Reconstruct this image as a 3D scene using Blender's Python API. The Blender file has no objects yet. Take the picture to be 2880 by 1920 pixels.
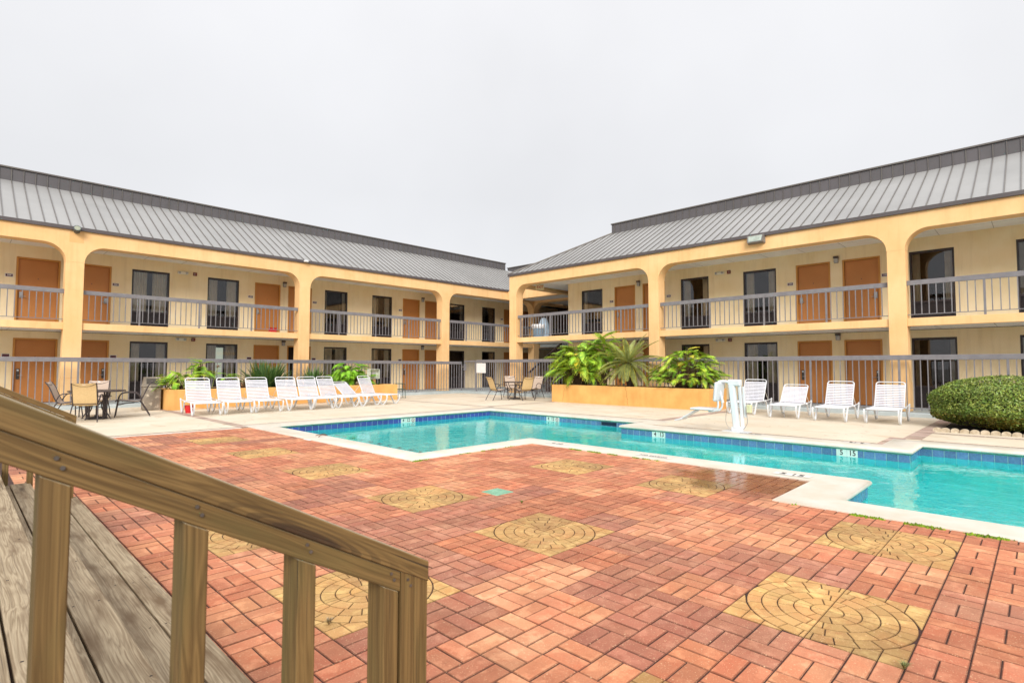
import bpy, bmesh, math, random
from mathutils import Vector, Matrix
R_ = math.radians
sc = bpy.context.scene
COL = sc.collection
random.seed(7)

# ---------------------------------------------------------------- camera
cam_d = bpy.data.cameras.new('camera'); cam = bpy.data.objects.new('camera', cam_d); COL.objects.link(cam)
yaw, pit, rol = R_(44.24109), R_(2.676455), R_(0.11399)
cf = Vector((math.cos(yaw)*math.cos(pit), math.sin(yaw)*math.cos(pit), math.sin(pit)))
cr = Vector((math.sin(yaw), -math.cos(yaw), 0)); cu = cr.cross(cf)
cr = (cr*math.cos(rol) + cu*math.sin(rol)).normalized(); cu = cr.cross(cf)
cam.matrix_world = Matrix(((cr.x, cu.x, -cf.x, 0), (cr.y, cu.y, -cf.y, 0), (cr.z, cu.z, -cf.z, 1.32), (0, 0, 0, 1)))
cam_d.sensor_width = 36; cam_d.lens = 1529.608/2880*36
cam_d.clip_start = 0.05; cam_d.clip_end = 2000
cam_d.dof.use_dof = True; cam_d.dof.focus_distance = 7.0; cam_d.dof.aperture_fstop = 6.3
sc.camera = cam
# ---------------------------------------------------------------- world, sun, exposure
SUN_EL, SUN_AZ = R_(31), R_(225)      # azimuth of the place the light comes from, measured from +X
w = bpy.data.worlds.new('World'); sc.world = w; w.use_nodes = True
nt = w.node_tree; nt.nodes.clear()
def wn(t, **k):
    n = nt.nodes.new(t)
    for a, b in k.items(): setattr(n, a, b)
    return n
wo = wn('ShaderNodeOutputWorld'); bg = wn('ShaderNodeBackground')
sky = wn('ShaderNodeTexSky', sky_type='NISHITA', sun_disc=False, sun_elevation=SUN_EL, sun_rotation=math.pi/2-SUN_AZ)
skm = wn('ShaderNodeVectorMath', operation='SCALE'); skm.inputs['Scale'].default_value = 0.08
tc = wn('ShaderNodeTexCoord'); sp = wn('ShaderNodeSeparateXYZ'); rp = wn('ShaderNodeValToRGB')
e = rp.color_ramp.elements
e[0].position = 0; e[0].color = (.78, .782, .80, 1)
e[1].position = 1; e[1].color = (1.75, 1.75, 1.78, 1)
x_ = e.new(.30); x_.color = (.755, .758, .775, 1)
x_ = e.new(.60); x_.color = (.86, .86, .88, 1)
nz = wn('ShaderNodeTexNoise'); nz.inputs['Scale'].default_value = 2.2; nz.inputs['Detail'].default_value = 4
nr = wn('ShaderNodeMapRange'); nr.inputs[1].default_value = .3; nr.inputs[2].default_value = .7; nr.inputs[3].default_value = .90; nr.inputs[4].default_value = .99
ms = wn('ShaderNodeVectorMath', operation='SCALE'); mx = wn('ShaderNodeMixRGB'); mx.inputs[0].default_value = .93
L = nt.links.new
L(tc.outputs['Generated'], sp.inputs[0]); L(sp.outputs[2], rp.inputs[0]); L(tc.outputs['Generated'], nz.inputs['Vector'])
L(nz.outputs[0], nr.inputs[0]); L(rp.outputs[0], ms.inputs[0]); L(nr.outputs[0], ms.inputs['Scale'])
L(sky.outputs[0], skm.inputs[0]); L(skm.outputs[0], mx.inputs[1]); L(ms.outputs[0], mx.inputs[2])
L(mx.outputs[0], bg.inputs[0]); bg.inputs[1].default_value = 1.0; L(bg.outputs[0], wo.inputs[0])
sd = bpy.data.lights.new('sun', 'SUN'); sd.energy = 2.6; sd.angle = R_(28); sd.color = (1, .96, .9)
so = bpy.data.objects.new('sun', sd); COL.objects.link(so)
sdir = Vector((math.cos(SUN_AZ)*math.cos(SUN_EL), math.sin(SUN_AZ)*math.cos(SUN_EL), math.sin(SUN_EL)))
so.location = sdir*40; so.rotation_euler = sdir.to_track_quat('Z', 'Y').to_euler()
sc.view_settings.view_transform = 'Standard'; sc.view_settings.look = 'None'
sc.view_settings.exposure = 0.30; sc.view_settings.gamma = 1
sc.cycles.max_bounces = 10; sc.cycles.transparent_max_bounces = 12; sc.cycles.transmission_bounces = 8
sc.cycles.use_denoising = True; sc.cycles.caustics_refractive = True; sc.cycles.caustics_reflective = False
sc.cycles.sample_clamp_indirect = 6

# ---------------------------------------------------------------- materials
def S(h):
    h = h.lstrip('#'); o = []
    for i in (0, 2, 4):
        c = int(h[i:i+2], 16)/255
        o.append(c/12.92 if c <= .04045 else ((c+.055)/1.055)**2.4)
    return tuple(o)
MATS = {}
class NT:
    def __init__(s, name):
        s.m = bpy.data.materials.new(name); s.m.use_nodes = True; s.t = s.m.node_tree; s.t.nodes.clear()
        s.out = s.n('ShaderNodeOutputMaterial')
    def n(s, t, _i=None, **k):
        n = s.t.nodes.new(t)
        for a, b in k.items(): setattr(n, a, b)
        for a, b in (_i or {}).items():
            if hasattr(b, 'is_output') or isinstance(b, bpy.types.NodeSocket): s.t.links.new(b, n.inputs[a])
            else: n.inputs[a].default_value = b
        return n
    def math(s, op, a, b=0.0, c=None):
        i = {0: a, 1: b}
        if c is not None: i[2] = c
        return s.n('ShaderNodeMath', i, operation=op).outputs[0]
    def noise(s, vec, scale, detail=4, rough=.55, dist=0):
        return s.n('ShaderNodeTexNoise', {'Vector': vec, 'Scale': scale, 'Detail': detail, 'Roughness': rough, 'Distortion': dist}).outputs[0]
    def ramp(s, f, a, b, lo=0.0, hi=1.0):
        return s.n('ShaderNodeMapRange', {0: f, 1: a, 2: b, 3: lo, 4: hi}).outputs[0]
    def mix(s, f, a, b, mode='MIX'):
        n = s.n('ShaderNodeMixRGB', blend_type=mode)
        for k, v in ((0, f), (1, a), (2, b)):
            if isinstance(v, bpy.types.NodeSocket): s.t.links.new(v, n.inputs[k])
            elif k == 0: n.inputs[0].default_value = v
            else: n.inputs[k].default_value = tuple(v)[:3]+(1,)
        return n.outputs[0]
    def vec(s, coord='Object', scale=(1, 1, 1)):
        tcn = s.n('ShaderNodeTexCoord')
        return s.n('ShaderNodeMapping', {'Vector': tcn.outputs[coord], 'Scale': scale}).outputs[0]
    def pos(s, scale=(1, 1, 1)):
        g = s.n('ShaderNodeNewGeometry')
        return s.n('ShaderNodeMapping', {'Vector': g.outputs['Position'], 'Scale': scale}).outputs[0]
    def bump(s, h, strength=.3, dist=.01):
        return s.n('ShaderNodeBump', {'Height': h, 'Strength': strength, 'Distance': dist}).outputs[0]
    def pbr(s, col, rough=.6, bump=None, metal=0, spec=.5, **k):
        b = s.n('ShaderNodeBsdfPrincipled')
        for key, v in (('Base Color', col), ('Roughness', rough), ('Metallic', metal), ('Specular IOR Level', spec)) + tuple(k.items()):
            if isinstance(v, bpy.types.NodeSocket): s.t.links.new(v, b.inputs[key])
            else:
                if key in ('Base Color', 'Emission Color') and len(v) == 3: v = tuple(v)+(1,)
                b.inputs[key].default_value = v
        if bump is not None: s.t.links.new(bump, b.inputs['Normal'])
        s.t.links.new(b.outputs[0], s.out.inputs[0]); return b
def M(name, c1, c2=None, rough=.6, scale=3, bump=0, bscale=60, metal=0, attr=False, stretch=(1, 1, 1), con=(.35, .65), spec=.5, world=True, bdist=.004):
    if name in MATS: return MATS[name]
    t = NT(name); c1 = S(c1) if isinstance(c1, str) else c1
    v = t.pos(stretch) if world else t.vec('Object', stretch)
    if c2 is None: c2 = tuple(x*.86 for x in c1)
    elif isinstance(c2, str): c2 = S(c2)
    col = t.mix(t.ramp(t.noise(v, scale, 5, .6), *con), c1, c2)
    if attr:
        a = t.n('ShaderNodeVertexColor', layer_name='tint'); col = t.mix(1.0, col, a.outputs[0], 'MULTIPLY')
    if name.startswith('stucco') or name.startswith('planter'):
        st = t.ramp(t.noise(t.pos((2.6, 2.6, .22)), 2.2, 5, .65), .5, .78, 0, .42); col = t.mix(st, col, t.mix(1, col, (.72, .66, .58), 'MULTIPLY'))
        st = t.ramp(t.noise(t.pos((1, 1, 1)), .7, 2), .55, .6, 0, .10); col = t.mix(st, col, t.mix(1, col, (.9, .85, .78), 'MULTIPLY'))
    bp = t.bump(t.noise(v, bscale, 4, .6), bump, bdist) if bump else None
    t.pbr(col, rough, bp, metal, spec); MATS[name] = t.m; return t.m

beam_m = M('stucco_orange', '#f4ca93', '#ebbd83', .85, .9, .5, 45)
wall_m = M('stucco_cream', '#f9e3bd', '#f2d8aa', .85, 1.1, .6, 60)
ceil_m = M('ceiling_white', '#faf6f2', '#efe9e4', .8, .8)
plant_m = M('planter_stucco', '#e8b36a', '#d9a05a', .85, 1.5, .5, 40)
door_m = M('door_paint', '#c38043', '#b8763b', .55, .8, .1, 30)
dframe_m = M('door_frame_paint', '#c98a3e', '#bd7f34', .5, 2)
rail_m = M('railing_grey', '#827f82', '#757276', .55, 6, .15, 90)
roof_m = M('roof_metal', '#9c9b99', '#8f8e8c', .5, .35, metal=.1)
seam_m = M('seam_metal', '#6e6866', '#757069', .5, 2, metal=.3)
para_m = M('parapet_metal_shaded', '#5d5a5b', '#656163', .5, 1.2, metal=.2)  # roof metal again, shade of the upright face put into a darker colour
fascia_m = M('fascia_metal', '#5b5556', '#514a4b', .5, 1)
wframe_m = M('window_frame_bronze', '#33292a', '#3b3030', .4, 3)
ac_m = M('grille_bronze', '#3a3233', '#463c3c', .5, 3)
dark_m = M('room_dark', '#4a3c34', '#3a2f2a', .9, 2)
curtain_m = M('curtain_beige', '#f0e4cb', '#e0d2b6', .9, 4)
dcurtain_m = M('curtain_brown', '#6d5a45', '#5c4a38', .9, 4)
white_m = M('white_plastic', '#dcdee0', '#cfd1d4', .35, 3)
strap_m = M('white_vinyl_strap', '#dddde2', '#d0d0d8', .4, 5)
cream_m = M('cream_powdercoat', '#f0ece2', '#dcd6c8', .35, 6)
steel_m = M('steel', '#b9b7b4', '#9c9a98', .35, 8, metal=.8)
darksteel_m = M('lock_dark', '#57504c', '#46403d', .4, 8, metal=.4)
maroon_m = M('maroon_plate', '#5a2433', '#4f1e2c', .4, 5)
letter_m = M('letter_white', '#ece8e6', '#e0dcda', .6, 5)
black_m = M('letter_black', '#232323', '#303030', .6, 5)
red_m = M('red_plastic', '#d3262b', '#c01f26', .35, 4)
redsq_m = M('alarm_red', '#7c2b25', '#6a221e', .5, 6)
chairf_m = M('chair_frame_brown', '#4b4242', '#3a3233', .4, 9, metal=.3)
sling_m = M('sling_tan', '#d9bd8c', '#c8ab7a', .8, 60, .2, 300)
sling2_m = M('sling_beige', '#bba796', '#ae9a89', .8, 60, .2, 300)
walk_m = M('walkway_paint', '#b6bfc0', '#a3adaf', .7, 1.2, .3, 40)
brown_m = M('band_brick', '#b59e8f', '#8f776a', .8, 2.2, .6, 30)
moss_m = M('moss', '#7a8f22', '#55701a', .95, 20, 1, 120)
soil_m = M('soil', '#4a372c', '#33261f', .95, 14, 1, 60)
bluebin_m = M('bin_blue', '#8fa9bd', '#7f9bb0', .5, 3)
bag_m = M('bag_white', '#f3f3f5', '#e2e2e6', .4, 6)
greenm = M('green_metal', '#2d5347', '#254539', .5, 5)
ebox_m = M('box_beige', '#d9dccf', '#c4c7b9', .5, 6)
lamp_m = M('lamp_dark', '#5b4a45', '#4a3c38', .5, 6)
lens_m = M('lamp_lens', '#b9b5b2', '#a4a09d', .2, 6)
flood_m = M('flood_glass', '#b9c2b8', '#96a096', .15, 6)
stairm = M('stair_brown', '#4c3a35', '#3c2d2a', .6, 4)
tread_m = M('tread_grey', '#77706c', '#645d5a', .8, 4)
grout_m = M('grout_pale', '#a9d6cf', '#8cc0b8', .6, 6)
green_line_m = M('coping_under', '#6fae8f', '#4f9273', .6, 5)
mark_m = M('marker_tile', '#d3e4dc', '#c3d6cd', .3, 6)
grass_m = M('field_asphalt', '#8d8a84', '#7f7c77', .95, .6)
stone_m = M('edging_stone', '#cdbfa9', '#a9997f', .9, 12, .6, 60)
drain_m = M('drain_green', '#8fbba0', '#78a58a', .5, 10)
binstone = None

def tree_bark(name, a, b): return M(name, a, b, .95, 18, 1, 70, bdist=.02)
bark_m = tree_bark('cycad_trunk', '#4a3a30', '#2c211c')
stem_m = tree_bark('stem_brown', '#7a6248', '#5a4633')
def leafmat(name, c1, c2, trans=.25):
    t = NT(name)
    a = t.n('ShaderNodeVertexColor', layer_name='tint')
    col = t.mix(t.ramp(t.noise(t.pos(), 7, 3), .35, .65), S(c1), S(c2)); col = t.mix(1.0, col, a.outputs[0], 'MULTIPLY')
    b = t.pbr(col, .42); tr = t.n('ShaderNodeBsdfTranslucent', {'Color': col})
    m = t.n('ShaderNodeMixShader', {0: trans, 1: b.outputs[0], 2: tr.outputs[0]})
    t.t.links.new(m.outputs[0], t.out.inputs[0]); return t.m
philo_m = leafmat('philodendron_leaf', '#a8ca48', '#6aa03a')
cyc_m = leafmat('cycad_leaf', '#a3ab62', '#828c50', .25)
strap_leaf_m = leafmat('strap_leaf', '#5d7d45', '#466a38', .2)
bush_m = leafmat('boxwood_leaf', '#8a9a4a', '#647d36', .15)
flower_m = M('dry_flower', '#9a6b4a', '#7a5038', .9, 10)

# wood: grain runs along local X
def wood(name, ca, cb, cc, blotch='#6b5a20', amount=.5, top=None):
    t = NT(name)
    wob = t.noise(t.vec('Object', (1.4, 3, 3)), 1.0, 2)
    v = t.n('ShaderNodeVectorMath', {0: t.vec('Object', (.3, 24, 24)), 1: t.n('ShaderNodeCombineXYZ', {1: t.math('MULTIPLY', wob, 1.6), 2: t.math('MULTIPLY', wob, 1.6)}).outputs[0]}, operation='ADD').outputs[0]
    g = t.noise(v, 1.6, 3, .5)
    band = t.math('PINGPONG', t.math('MULTIPLY', g, 7.0), .5)        # growth rings cut by the saw
    fine = t.noise(t.vec('Object', (2.2, 150, 150)), 1.0, 3, .6)
    f = t.math('ADD', t.math('MULTIPLY', t.ramp(band, .0, 1.0), .8), t.math('MULTIPLY', fine, .5))
    col = t.mix(t.ramp(f, .2, .75), S(cb), S(ca))
    col = t.mix(t.ramp(fine, .56, .72, 0, .55), col, S(cc))
    col = t.mix(t.ramp(t.noise(t.vec('Object', (1.6, 7, 7)), 1.5, 4), .48, .7, 0, amount), col, S(blotch))
    crack = t.ramp(t.noise(t.vec('Object', (.9, 70, 70)), 1.3, 2), .70, .73, 0, .75)
    col = t.mix(crack, col, S('#2c2118'))
    if top:
        nz_ = t.n('ShaderNodeSeparateXYZ', {0: t.n('ShaderNodeNewGeometry').outputs['Normal']}).outputs[2]
        col = t.mix(t.math('MULTIPLY', t.ramp(nz_, .55, .85), t.ramp(t.noise(t.vec('Object', (3, 40, 40)), 1.0, 3), .3, .6, .5, 1)), col, S(top))
    kn = t.n('ShaderNodeTexVoronoi', {'Vector': t.vec('Object', (1.5, 11, 11)), 'Scale': 1.0, 'Randomness': 1.0}); kd = kn.outputs['Distance']
    pk = t.math('GREATER_THAN', t.n('ShaderNodeSeparateColor', {0: kn.outputs['Color']}).outputs[0], .8)
    col = t.mix(t.math('MULTIPLY', pk, t.ramp(kd, .10, .20, .85, 0)), col, S('#3a2615')); col = t.mix(t.math('MULTIPLY', pk, t.math('MULTIPLY', t.ramp(kd, .2, .45, .5, 0), t.math('GREATER_THAN', t.math('SINE', t.math('MULTIPLY', kd, 75)), 0))), col, S(cc))
    hh = t.math('SUBTRACT', f, t.math('MULTIPLY', crack, 1.5))
    t.pbr(col, .78, t.bump(hh, .45, .0012)); return t.m
rail_w = wood('treated_timber', '#8a6e40', '#5f4824', '#3a2b18', blotch='#5c5830', amount=.6, top='#b3a68c')
deck_w = wood('weathered_timber', '#b5a386', '#7f6c52', '#4d3e2d', blotch='#6a543a', amount=1.0)

# paving bricks (vertex colour per brick, speckle of pale aggregate, worn patches, damp area with low roughness)
def brickmat():
    t = NT('concrete_paver'); P = t.pos()
    a = t.n('ShaderNodeVertexColor', layer_name='tint').outputs[0]
    wear = t.ramp(t.noise(P, 5.5, 5, .65), .46, .66)
    big = t.ramp(t.noise(P, .55, 3), .4, .62)
    col = t.mix(wear, a, (1.0, .86, .82), 'MULTIPLY')
    light = t.mix(t.math('MULTIPLY', t.ramp(t.noise(P, 8.5, 4, .6), .52, .62), .55), col, t.mix(1, a, (1.42, 1.62, 1.72), 'MULTIPLY'))
    col = t.mix(t.math('MULTIPLY', big, .32), light, t.mix(1, light, (.62, .55, .6), 'MULTIPLY'))
    vo = t.n('ShaderNodeTexVoronoi', {'Vector': P, 'Scale': 115, 'Randomness': 1.0})
    spk = t.math('LESS_THAN', vo.outputs['Distance'], .2)
    pick = t.n('ShaderNodeSeparateColor', {0: vo.outputs['Color']})
    spk = t.math('MULTIPLY', spk, t.math('GREATER_THAN', pick.outputs[0], .45))
    col = t.mix(t.math('MULTIPLY', spk, .8), col, S('#ecc298'))
    vo2 = t.n('ShaderNodeTexVoronoi', {'Vector': P, 'Scale': 42, 'Randomness': 1.0})
    sp2 = t.math('MULTIPLY', t.math('LESS_THAN', vo2.outputs['Distance'], .16), t.math('GREATER_THAN', t.n('ShaderNodeSeparateColor', {0: vo2.outputs['Color']}).outputs[1], .72))
    col = t.mix(t.math('MULTIPLY', sp2, .55), col, S('#f0cba0'))
    grain = t.noise(P, 170, 3, .7)
    col = t.mix(t.ramp(grain, .3, .75, 0, .5), col, t.mix(1, col, (.45, .4, .38), 'MULTIPLY'))
    dirt = t.ramp(t.noise(P, 3.1, 5, .7), .50, .68, 0, .5)
    col = t.mix(dirt, col, t.mix(1, col, (.62, .52, .46), 'MULTIPLY'))
    # damp corner beside the coping
    d = t.n('ShaderNodeVectorMath', {0: P, 1: (6.55, 2.35, 0)}, operation='SUBTRACT').outputs[0]
    d = t.n('ShaderNodeMapping', {'Vector': d, 'Scale': (1.05, .78, 1)}).outputs[0]
    dl = t.n('ShaderNodeVectorMath', {0: d}, operation='LENGTH').outputs['Value']
    dl = t.math('ADD', dl, t.math('MULTIPLY', t.math('SUBTRACT', t.noise(P, 2.4, 4), .5), .9))
    wet = t.ramp(dl, .62, .98, 1, 0)
    col = t.mix(t.math('MULTIPLY', wet, .8), col, t.mix(1, col, (.46, .4, .3), 'MULTIPLY'))
    rough = t.math('SUBTRACT', .78, t.math('MULTIPLY', wet, .66))
    h = t.math('ADD', t.math('MULTIPLY', grain, .6), t.math('MULTIPLY', t.noise(P, 30, 3), .5))
    bst = t.math('SUBTRACT', .55, t.math('MULTIPLY', wet, .5))
    t.pbr(col, rough, t.n('ShaderNodeBump', {'Height': h, 'Strength': bst, 'Distance': .004}).outputs[0]); return t.m
brick_m = brickmat()
joint_m = M('paver_joint', '#4a2c24', '#2c1c18', .95, 6, .6, 80)

def deckmat():
    t = NT('deck_concrete'); P = t.pos()
    col = t.mix(t.ramp(t.noise(P, .9, 5, .6), .35, .7), S('#dbcfbb'), S('#cebfa7'))
    st = t.n('ShaderNodeMapping', {'Vector': P, 'Rotation': (0, 0, R_(43)), 'Scale': (.55, .2, 1)}).outputs[0]
    s = t.ramp(t.noise(st, 3.2, 4, .62, 1.4), .58, .74)
    col = t.mix(t.math('MULTIPLY', s, .55), col, S('#a5835a'))
    fine = t.noise(P, 120, 3, .7)
    col = t.mix(t.ramp(fine, .35, .8, 0, .22), col, S('#b79f82'))
    cr = t.n('ShaderNodeTexVoronoi', {'Vector': t.n('ShaderNodeVectorMath', {0: P, 1: t.n('ShaderNodeTexNoise', {'Vector': P, 'Scale': 2.0}).outputs[1]}, operation='ADD').outputs[0], 'Scale': .33}, feature='DISTANCE_TO_EDGE').outputs[0]
    col = t.mix(t.ramp(cr, .0, .006, .45, 0), col, S('#8a7660'))
    rough = t.ramp(t.noise(P, .5, 3), .4, .65, .75, .5)
    t.pbr(col, rough, t.bump(fine, .3, .002)); return t.m
deck_m = deckmat()
cop_m = M('coping_plaster', '#d6cfc3', '#c9c0ae', .55, 2.5, .3, 50)

def tilemat():
    t = NT('waterline_tile'); P = t.pos(); a = t.n('ShaderNodeVertexColor', layer_name='tint').outputs[0]
    n = t.ramp(t.noise(P, 34, 4, .7), .3, .7)
    col = t.mix(n, t.mix(1, a, (.55, .6, .75), 'MULTIPLY'), t.mix(1, a, (1.35, 1.35, 1.2), 'MULTIPLY'))
    t.pbr(col, .18); return t.m
tile_m = tilemat()
def plastermat():
    t = NT('pool_plaster'); P = t.pos()
    col = t.mix(t.ramp(t.noise(P, 1.2, 3), .3, .7), (.001, .82, .79), (.001, .74, .74)); t.pbr(col, .7); return t.m
plaster_m = plastermat()
def watermat():
    t = NT('pool_water'); P = t.pos()
    h = t.math('ADD', t.math('MULTIPLY', t.noise(P, 3.2, 3, .55, .4), 1.0), t.math('MULTIPLY', t.noise(P, 11, 2), .18))
    bp = t.bump(h, .24, .035)
    b = t.pbr((.92, 1, 1), .0, bp, 0, .5, IOR=1.33); b.inputs['Transmission Weight'].default_value = 1.0
    return t.m
water_m = watermat()
def glassmat(name, tint, base):
    t = NT(name)
    bp = t.bump(t.noise(t.pos(), 1.3, 2), .05, .02)
    gl = t.n('ShaderNodeBsdfGlossy', {'Color': (.95, .95, .97, 1), 'Roughness': .01, 'Normal': bp}); tr = t.n('ShaderNodeBsdfTransparent', {'Color': tint+(1,)})
    fr = t.n('ShaderNodeFresnel', {'IOR': 1.5}); f = t.math('ADD', t.math('MULTIPLY', fr.outputs[0], 1.0), base)
    m = t.n('ShaderNodeMixShader', {0: t.math('MINIMUM', f, .95), 1: tr.outputs[0], 2: gl.outputs[0]})
    t.t.links.new(m.outputs[0], t.out.inputs[0]); return t.m
glass_m = glassmat('window_glass', (.9, .9, .9), .0)
tglass_m = glassmat('table_glass', (.75, .8, .78), .08)
def binmat():
    t = NT('bin_worn'); P = t.pos()
    col = t.mix(t.ramp(t.noise(P, 7, 6, .7), .55, .62), S('#8a8073'), S('#c9beaa'))
    col = t.mix(t.ramp(t.noise(P, 3, 4), .45, .6, 0, .5), col, S('#4f483f')); t.pbr(col, .6); return t.m
bin_m = binmat()

# ---------------------------------------------------------------- mesh helpers
def smooth_by(me, ang=35):
    me.shade_smooth(); me.set_sharp_from_angle(angle=R_(ang))
class MB:
    def __init__(s, T=None):
        s.v = []; s.f = []; s.c = []; s.T = T; s.col = None
    def pt(s, p):
        p = Vector(p)
        s.v.append(s.T(p) if callable(s.T) else (s.T @ p if s.T is not None else p)); return len(s.v)-1
    def face(s, idx): s.f.append(idx); s.c.append(s.col or (1, 1, 1))
    def poly(s, pts): s.face([s.pt(p) for p in pts])
    def box(s, x0, x1, y0, y1, z0, z1, b=0.0):
        b = min(b, abs(x1-x0)*.45, abs(y1-y0)*.45, abs(z1-z0)*.45)
        if b <= 0:
            i = [s.pt((x, y, z)) for x in (x0, x1) for y in (y0, y1) for z in (z0, z1)]
            for q in ((0, 1, 3, 2), (4, 6, 7, 5), (0, 4, 5, 1), (2, 3, 7, 6), (0, 2, 6, 4), (1, 5, 7, 3)): s.face([i[k] for k in q])
            return s
        X, Y, Z = (x0, x1), (y0, y1), (z0, z1); sg = (1, -1); I = {}
        for a in (0, 1):
            for c in (0, 1):
                for d in (0, 1):
                    I[a, c, d, 0] = s.pt((X[a], Y[c]+b*sg[c], Z[d]+b*sg[d]))
                    I[a, c, d, 1] = s.pt((X[a]+b*sg[a], Y[c], Z[d]+b*sg[d]))
                    I[a, c, d, 2] = s.pt((X[a]+b*sg[a], Y[c]+b*sg[c], Z[d]))
        o = ((0, 0), (0, 1), (1, 1), (1, 0))
        for a in (0, 1):
            s.face([I[a, c, d, 0] for c, d in o]); s.face([I[c, a, d, 1] for c, d in o]); s.face([I[c, d, a, 2] for c, d in o])
        for a in (0, 1):
            for c in (0, 1):
                s.face([I[a, c, 0, 0], I[a, c, 1, 0], I[a, c, 1, 1], I[a, c, 0, 1]])
                s.face([I[a, 0, c, 0], I[a, 1, c, 0], I[a, 1, c, 2], I[a, 0, c, 2]])
                s.face([I[0, a, c, 1], I[1, a, c, 1], I[1, a, c, 2], I[0, a, c, 2]])
                for d in (0, 1): s.face([I[a, c, d, 0], I[a, c, d, 1], I[a, c, d, 2]])
        return s
    def bar(s, p0, p1, w, h, up=(0, 0, 1), b=0.0):
        p0, p1 = Vector(p0), Vector(p1); d = p1-p0; L_ = d.length; d.normalize(); up = Vector(up)
        if abs(d.dot(up)) > .98: up = Vector((1, 0, 0))
        y = up.cross(d).normalized(); z = d.cross(y)
        m = Matrix((d, y, z)).transposed().to_4x4(); m.translation = p0
        old = s.T
        s.T = (lambda p, m=m, o=old: (o(m @ p) if callable(o) else (o @ (m @ p) if o is not None else m @ p)))
        s.box(0, L_, -w/2, w/2, -h/2, h/2, b); s.T = old; return s
    def tube(s, pts, r, n=8, cap=True, flat=None):
        pts = [Vector(p) for p in pts]; rs = r if isinstance(r, (list, tuple)) else [r]*len(pts); rings = []
        prev = None
        for i, p in enumerate(pts):
            t = (pts[min(i+1, len(pts)-1)]-pts[max(i-1, 0)]).normalized()
            if prev is None:
                a = Vector((0, 0, 1)) if abs(t.z) < .9 else Vector((1, 0, 0)); u = t.cross(a).normalized()
            else: u = (prev-t*prev.dot(t)).normalized()
            prev = u; v = t.cross(u); k = flat or 1
            rings.append([s.pt(p+(u*math.cos(2*math.pi*j/n)+v*math.sin(2*math.pi*j/n)*k)*rs[i]) for j in range(n)])
        for a, b in zip(rings, rings[1:]):
            for j in range(n): s.face([a[j], a[(j+1) % n], b[(j+1) % n], b[j]])
        if cap: s.face(rings[0][::-1]); s.face(rings[-1])
        return s
    def lathe(s, prof, n=24, c=(0, 0), cap=True):
        rings = [[s.pt((c[0]+r*math.cos(2*math.pi*j/n), c[1]+r*math.sin(2*math.pi*j/n), z)) for j in range(n)] for r, z in prof]
        for a, b in zip(rings, rings[1:]):
            for j in range(n): s.face([a[j], a[(j+1) % n], b[(j+1) % n], b[j]])
        if cap: s.face(rings[0][::-1]); s.face(rings[-1])
        return s
    def prism(s, poly, z0, z1):
        a = [s.pt((x, y, z0)) for x, y in poly]; b = [s.pt((x, y, z1)) for x, y in poly]; n = len(poly)
        s.face(a[::-1]); s.face(b)
        for i in range(n): s.face([a[i], a[(i+1) % n], b[(i+1) % n], b[i]])
        return s
    def brick(s, poly, z0, z1, inset):
        # raised paver: poly (ccw, convex), bevelled rim
        n = len(poly); cx = sum(p[0] for p in poly)/n; cy = sum(p[1] for p in poly)/n
        def off(d):
            out = []
            for i in range(n):
                p0, p1, p2 = poly[i-1], poly[i], poly[(i+1) % n]
                e1 = (p1[0]-p0[0], p1[1]-p0[1]); e2 = (p2[0]-p1[0], p2[1]-p1[1])
                l1 = math.hypot(*e1) or 1; l2 = math.hypot(*e2) or 1
                n1 = (-e1[1]/l1, e1[0]/l1); n2 = (-e2[1]/l2, e2[0]/l2); k = max(.35, 1+n1[0]*n2[0]+n1[1]*n2[1])
                out.append((p1[0]+d*(n1[0]+n2[0])/k, p1[1]+d*(n1[1]+n2[1])/k))
            return out
        A = [s.pt((x, y, z0)) for x, y in off(inset*.45)]
        B = [s.pt((x, y, z1-inset*.5)) for x, y in off(inset*.42)]
        C_ = [s.pt((x, y, z1)) for x, y in off(inset)]
        s.face(C_); keep = s.col; s.col = tuple(c*getattr(s, 'rim', .55) for c in (keep or (1, 1, 1)))
        for P, Q in ((A, B), (B, C_)):
            for i in range(n): s.face([P[i], P[(i+1) % n], Q[(i+1) % n], Q[i]])
        s.col = keep
    def build(s, name, mat, parent=None, smooth=None, fix=True, org=None, mats=None):
        me = bpy.data.meshes.new(name)
        o0 = Vector(org) if org is not None else Vector((0, 0, 0))
        me.from_pydata([tuple(p-o0) for p in s.v], [], s.f)
        ca = me.color_attributes.new('tint', 'FLOAT_COLOR', 'CORNER')
        buf = []
        for fc, c in zip(s.f, s.c): buf += [c[0], c[1], c[2], 1.0]*len(fc)
        ca.data.foreach_set('color', buf)
        if fix:
            bm = bmesh.new(); bm.from_mesh(me); bmesh.ops.recalc_face_normals(bm, faces=bm.faces); bm.to_mesh(me); bm.free()
        if smooth: smooth_by(me, smooth)
        me.materials.append(mat)
        if mats: me.materials.append(mats[0]); me.polygons.foreach_set('material_index', mats[1])
        o = bpy.data.objects.new(name, me); COL.objects.link(o)
        if org is not None: o.location = o0
        if parent is not None: o.parent = parent
        return o
def thing(name, label, cat, loc=(0, 0, 0), rz=0, group=None):
    o = bpy.data.objects.new(name, None); o.empty_display_size = .2; COL.objects.link(o)
    o.location = loc; o.rotation_euler = (0, 0, rz); o['label'] = label; o['category'] = cat
    if group: o['group'] = group
    return o
def tag(o, label=None, cat=None, group=None, kind=None):
    if label: o['label'] = label
    if cat: o['category'] = cat
    if group: o['group'] = group
    if kind: o['kind'] = kind
    return o
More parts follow.
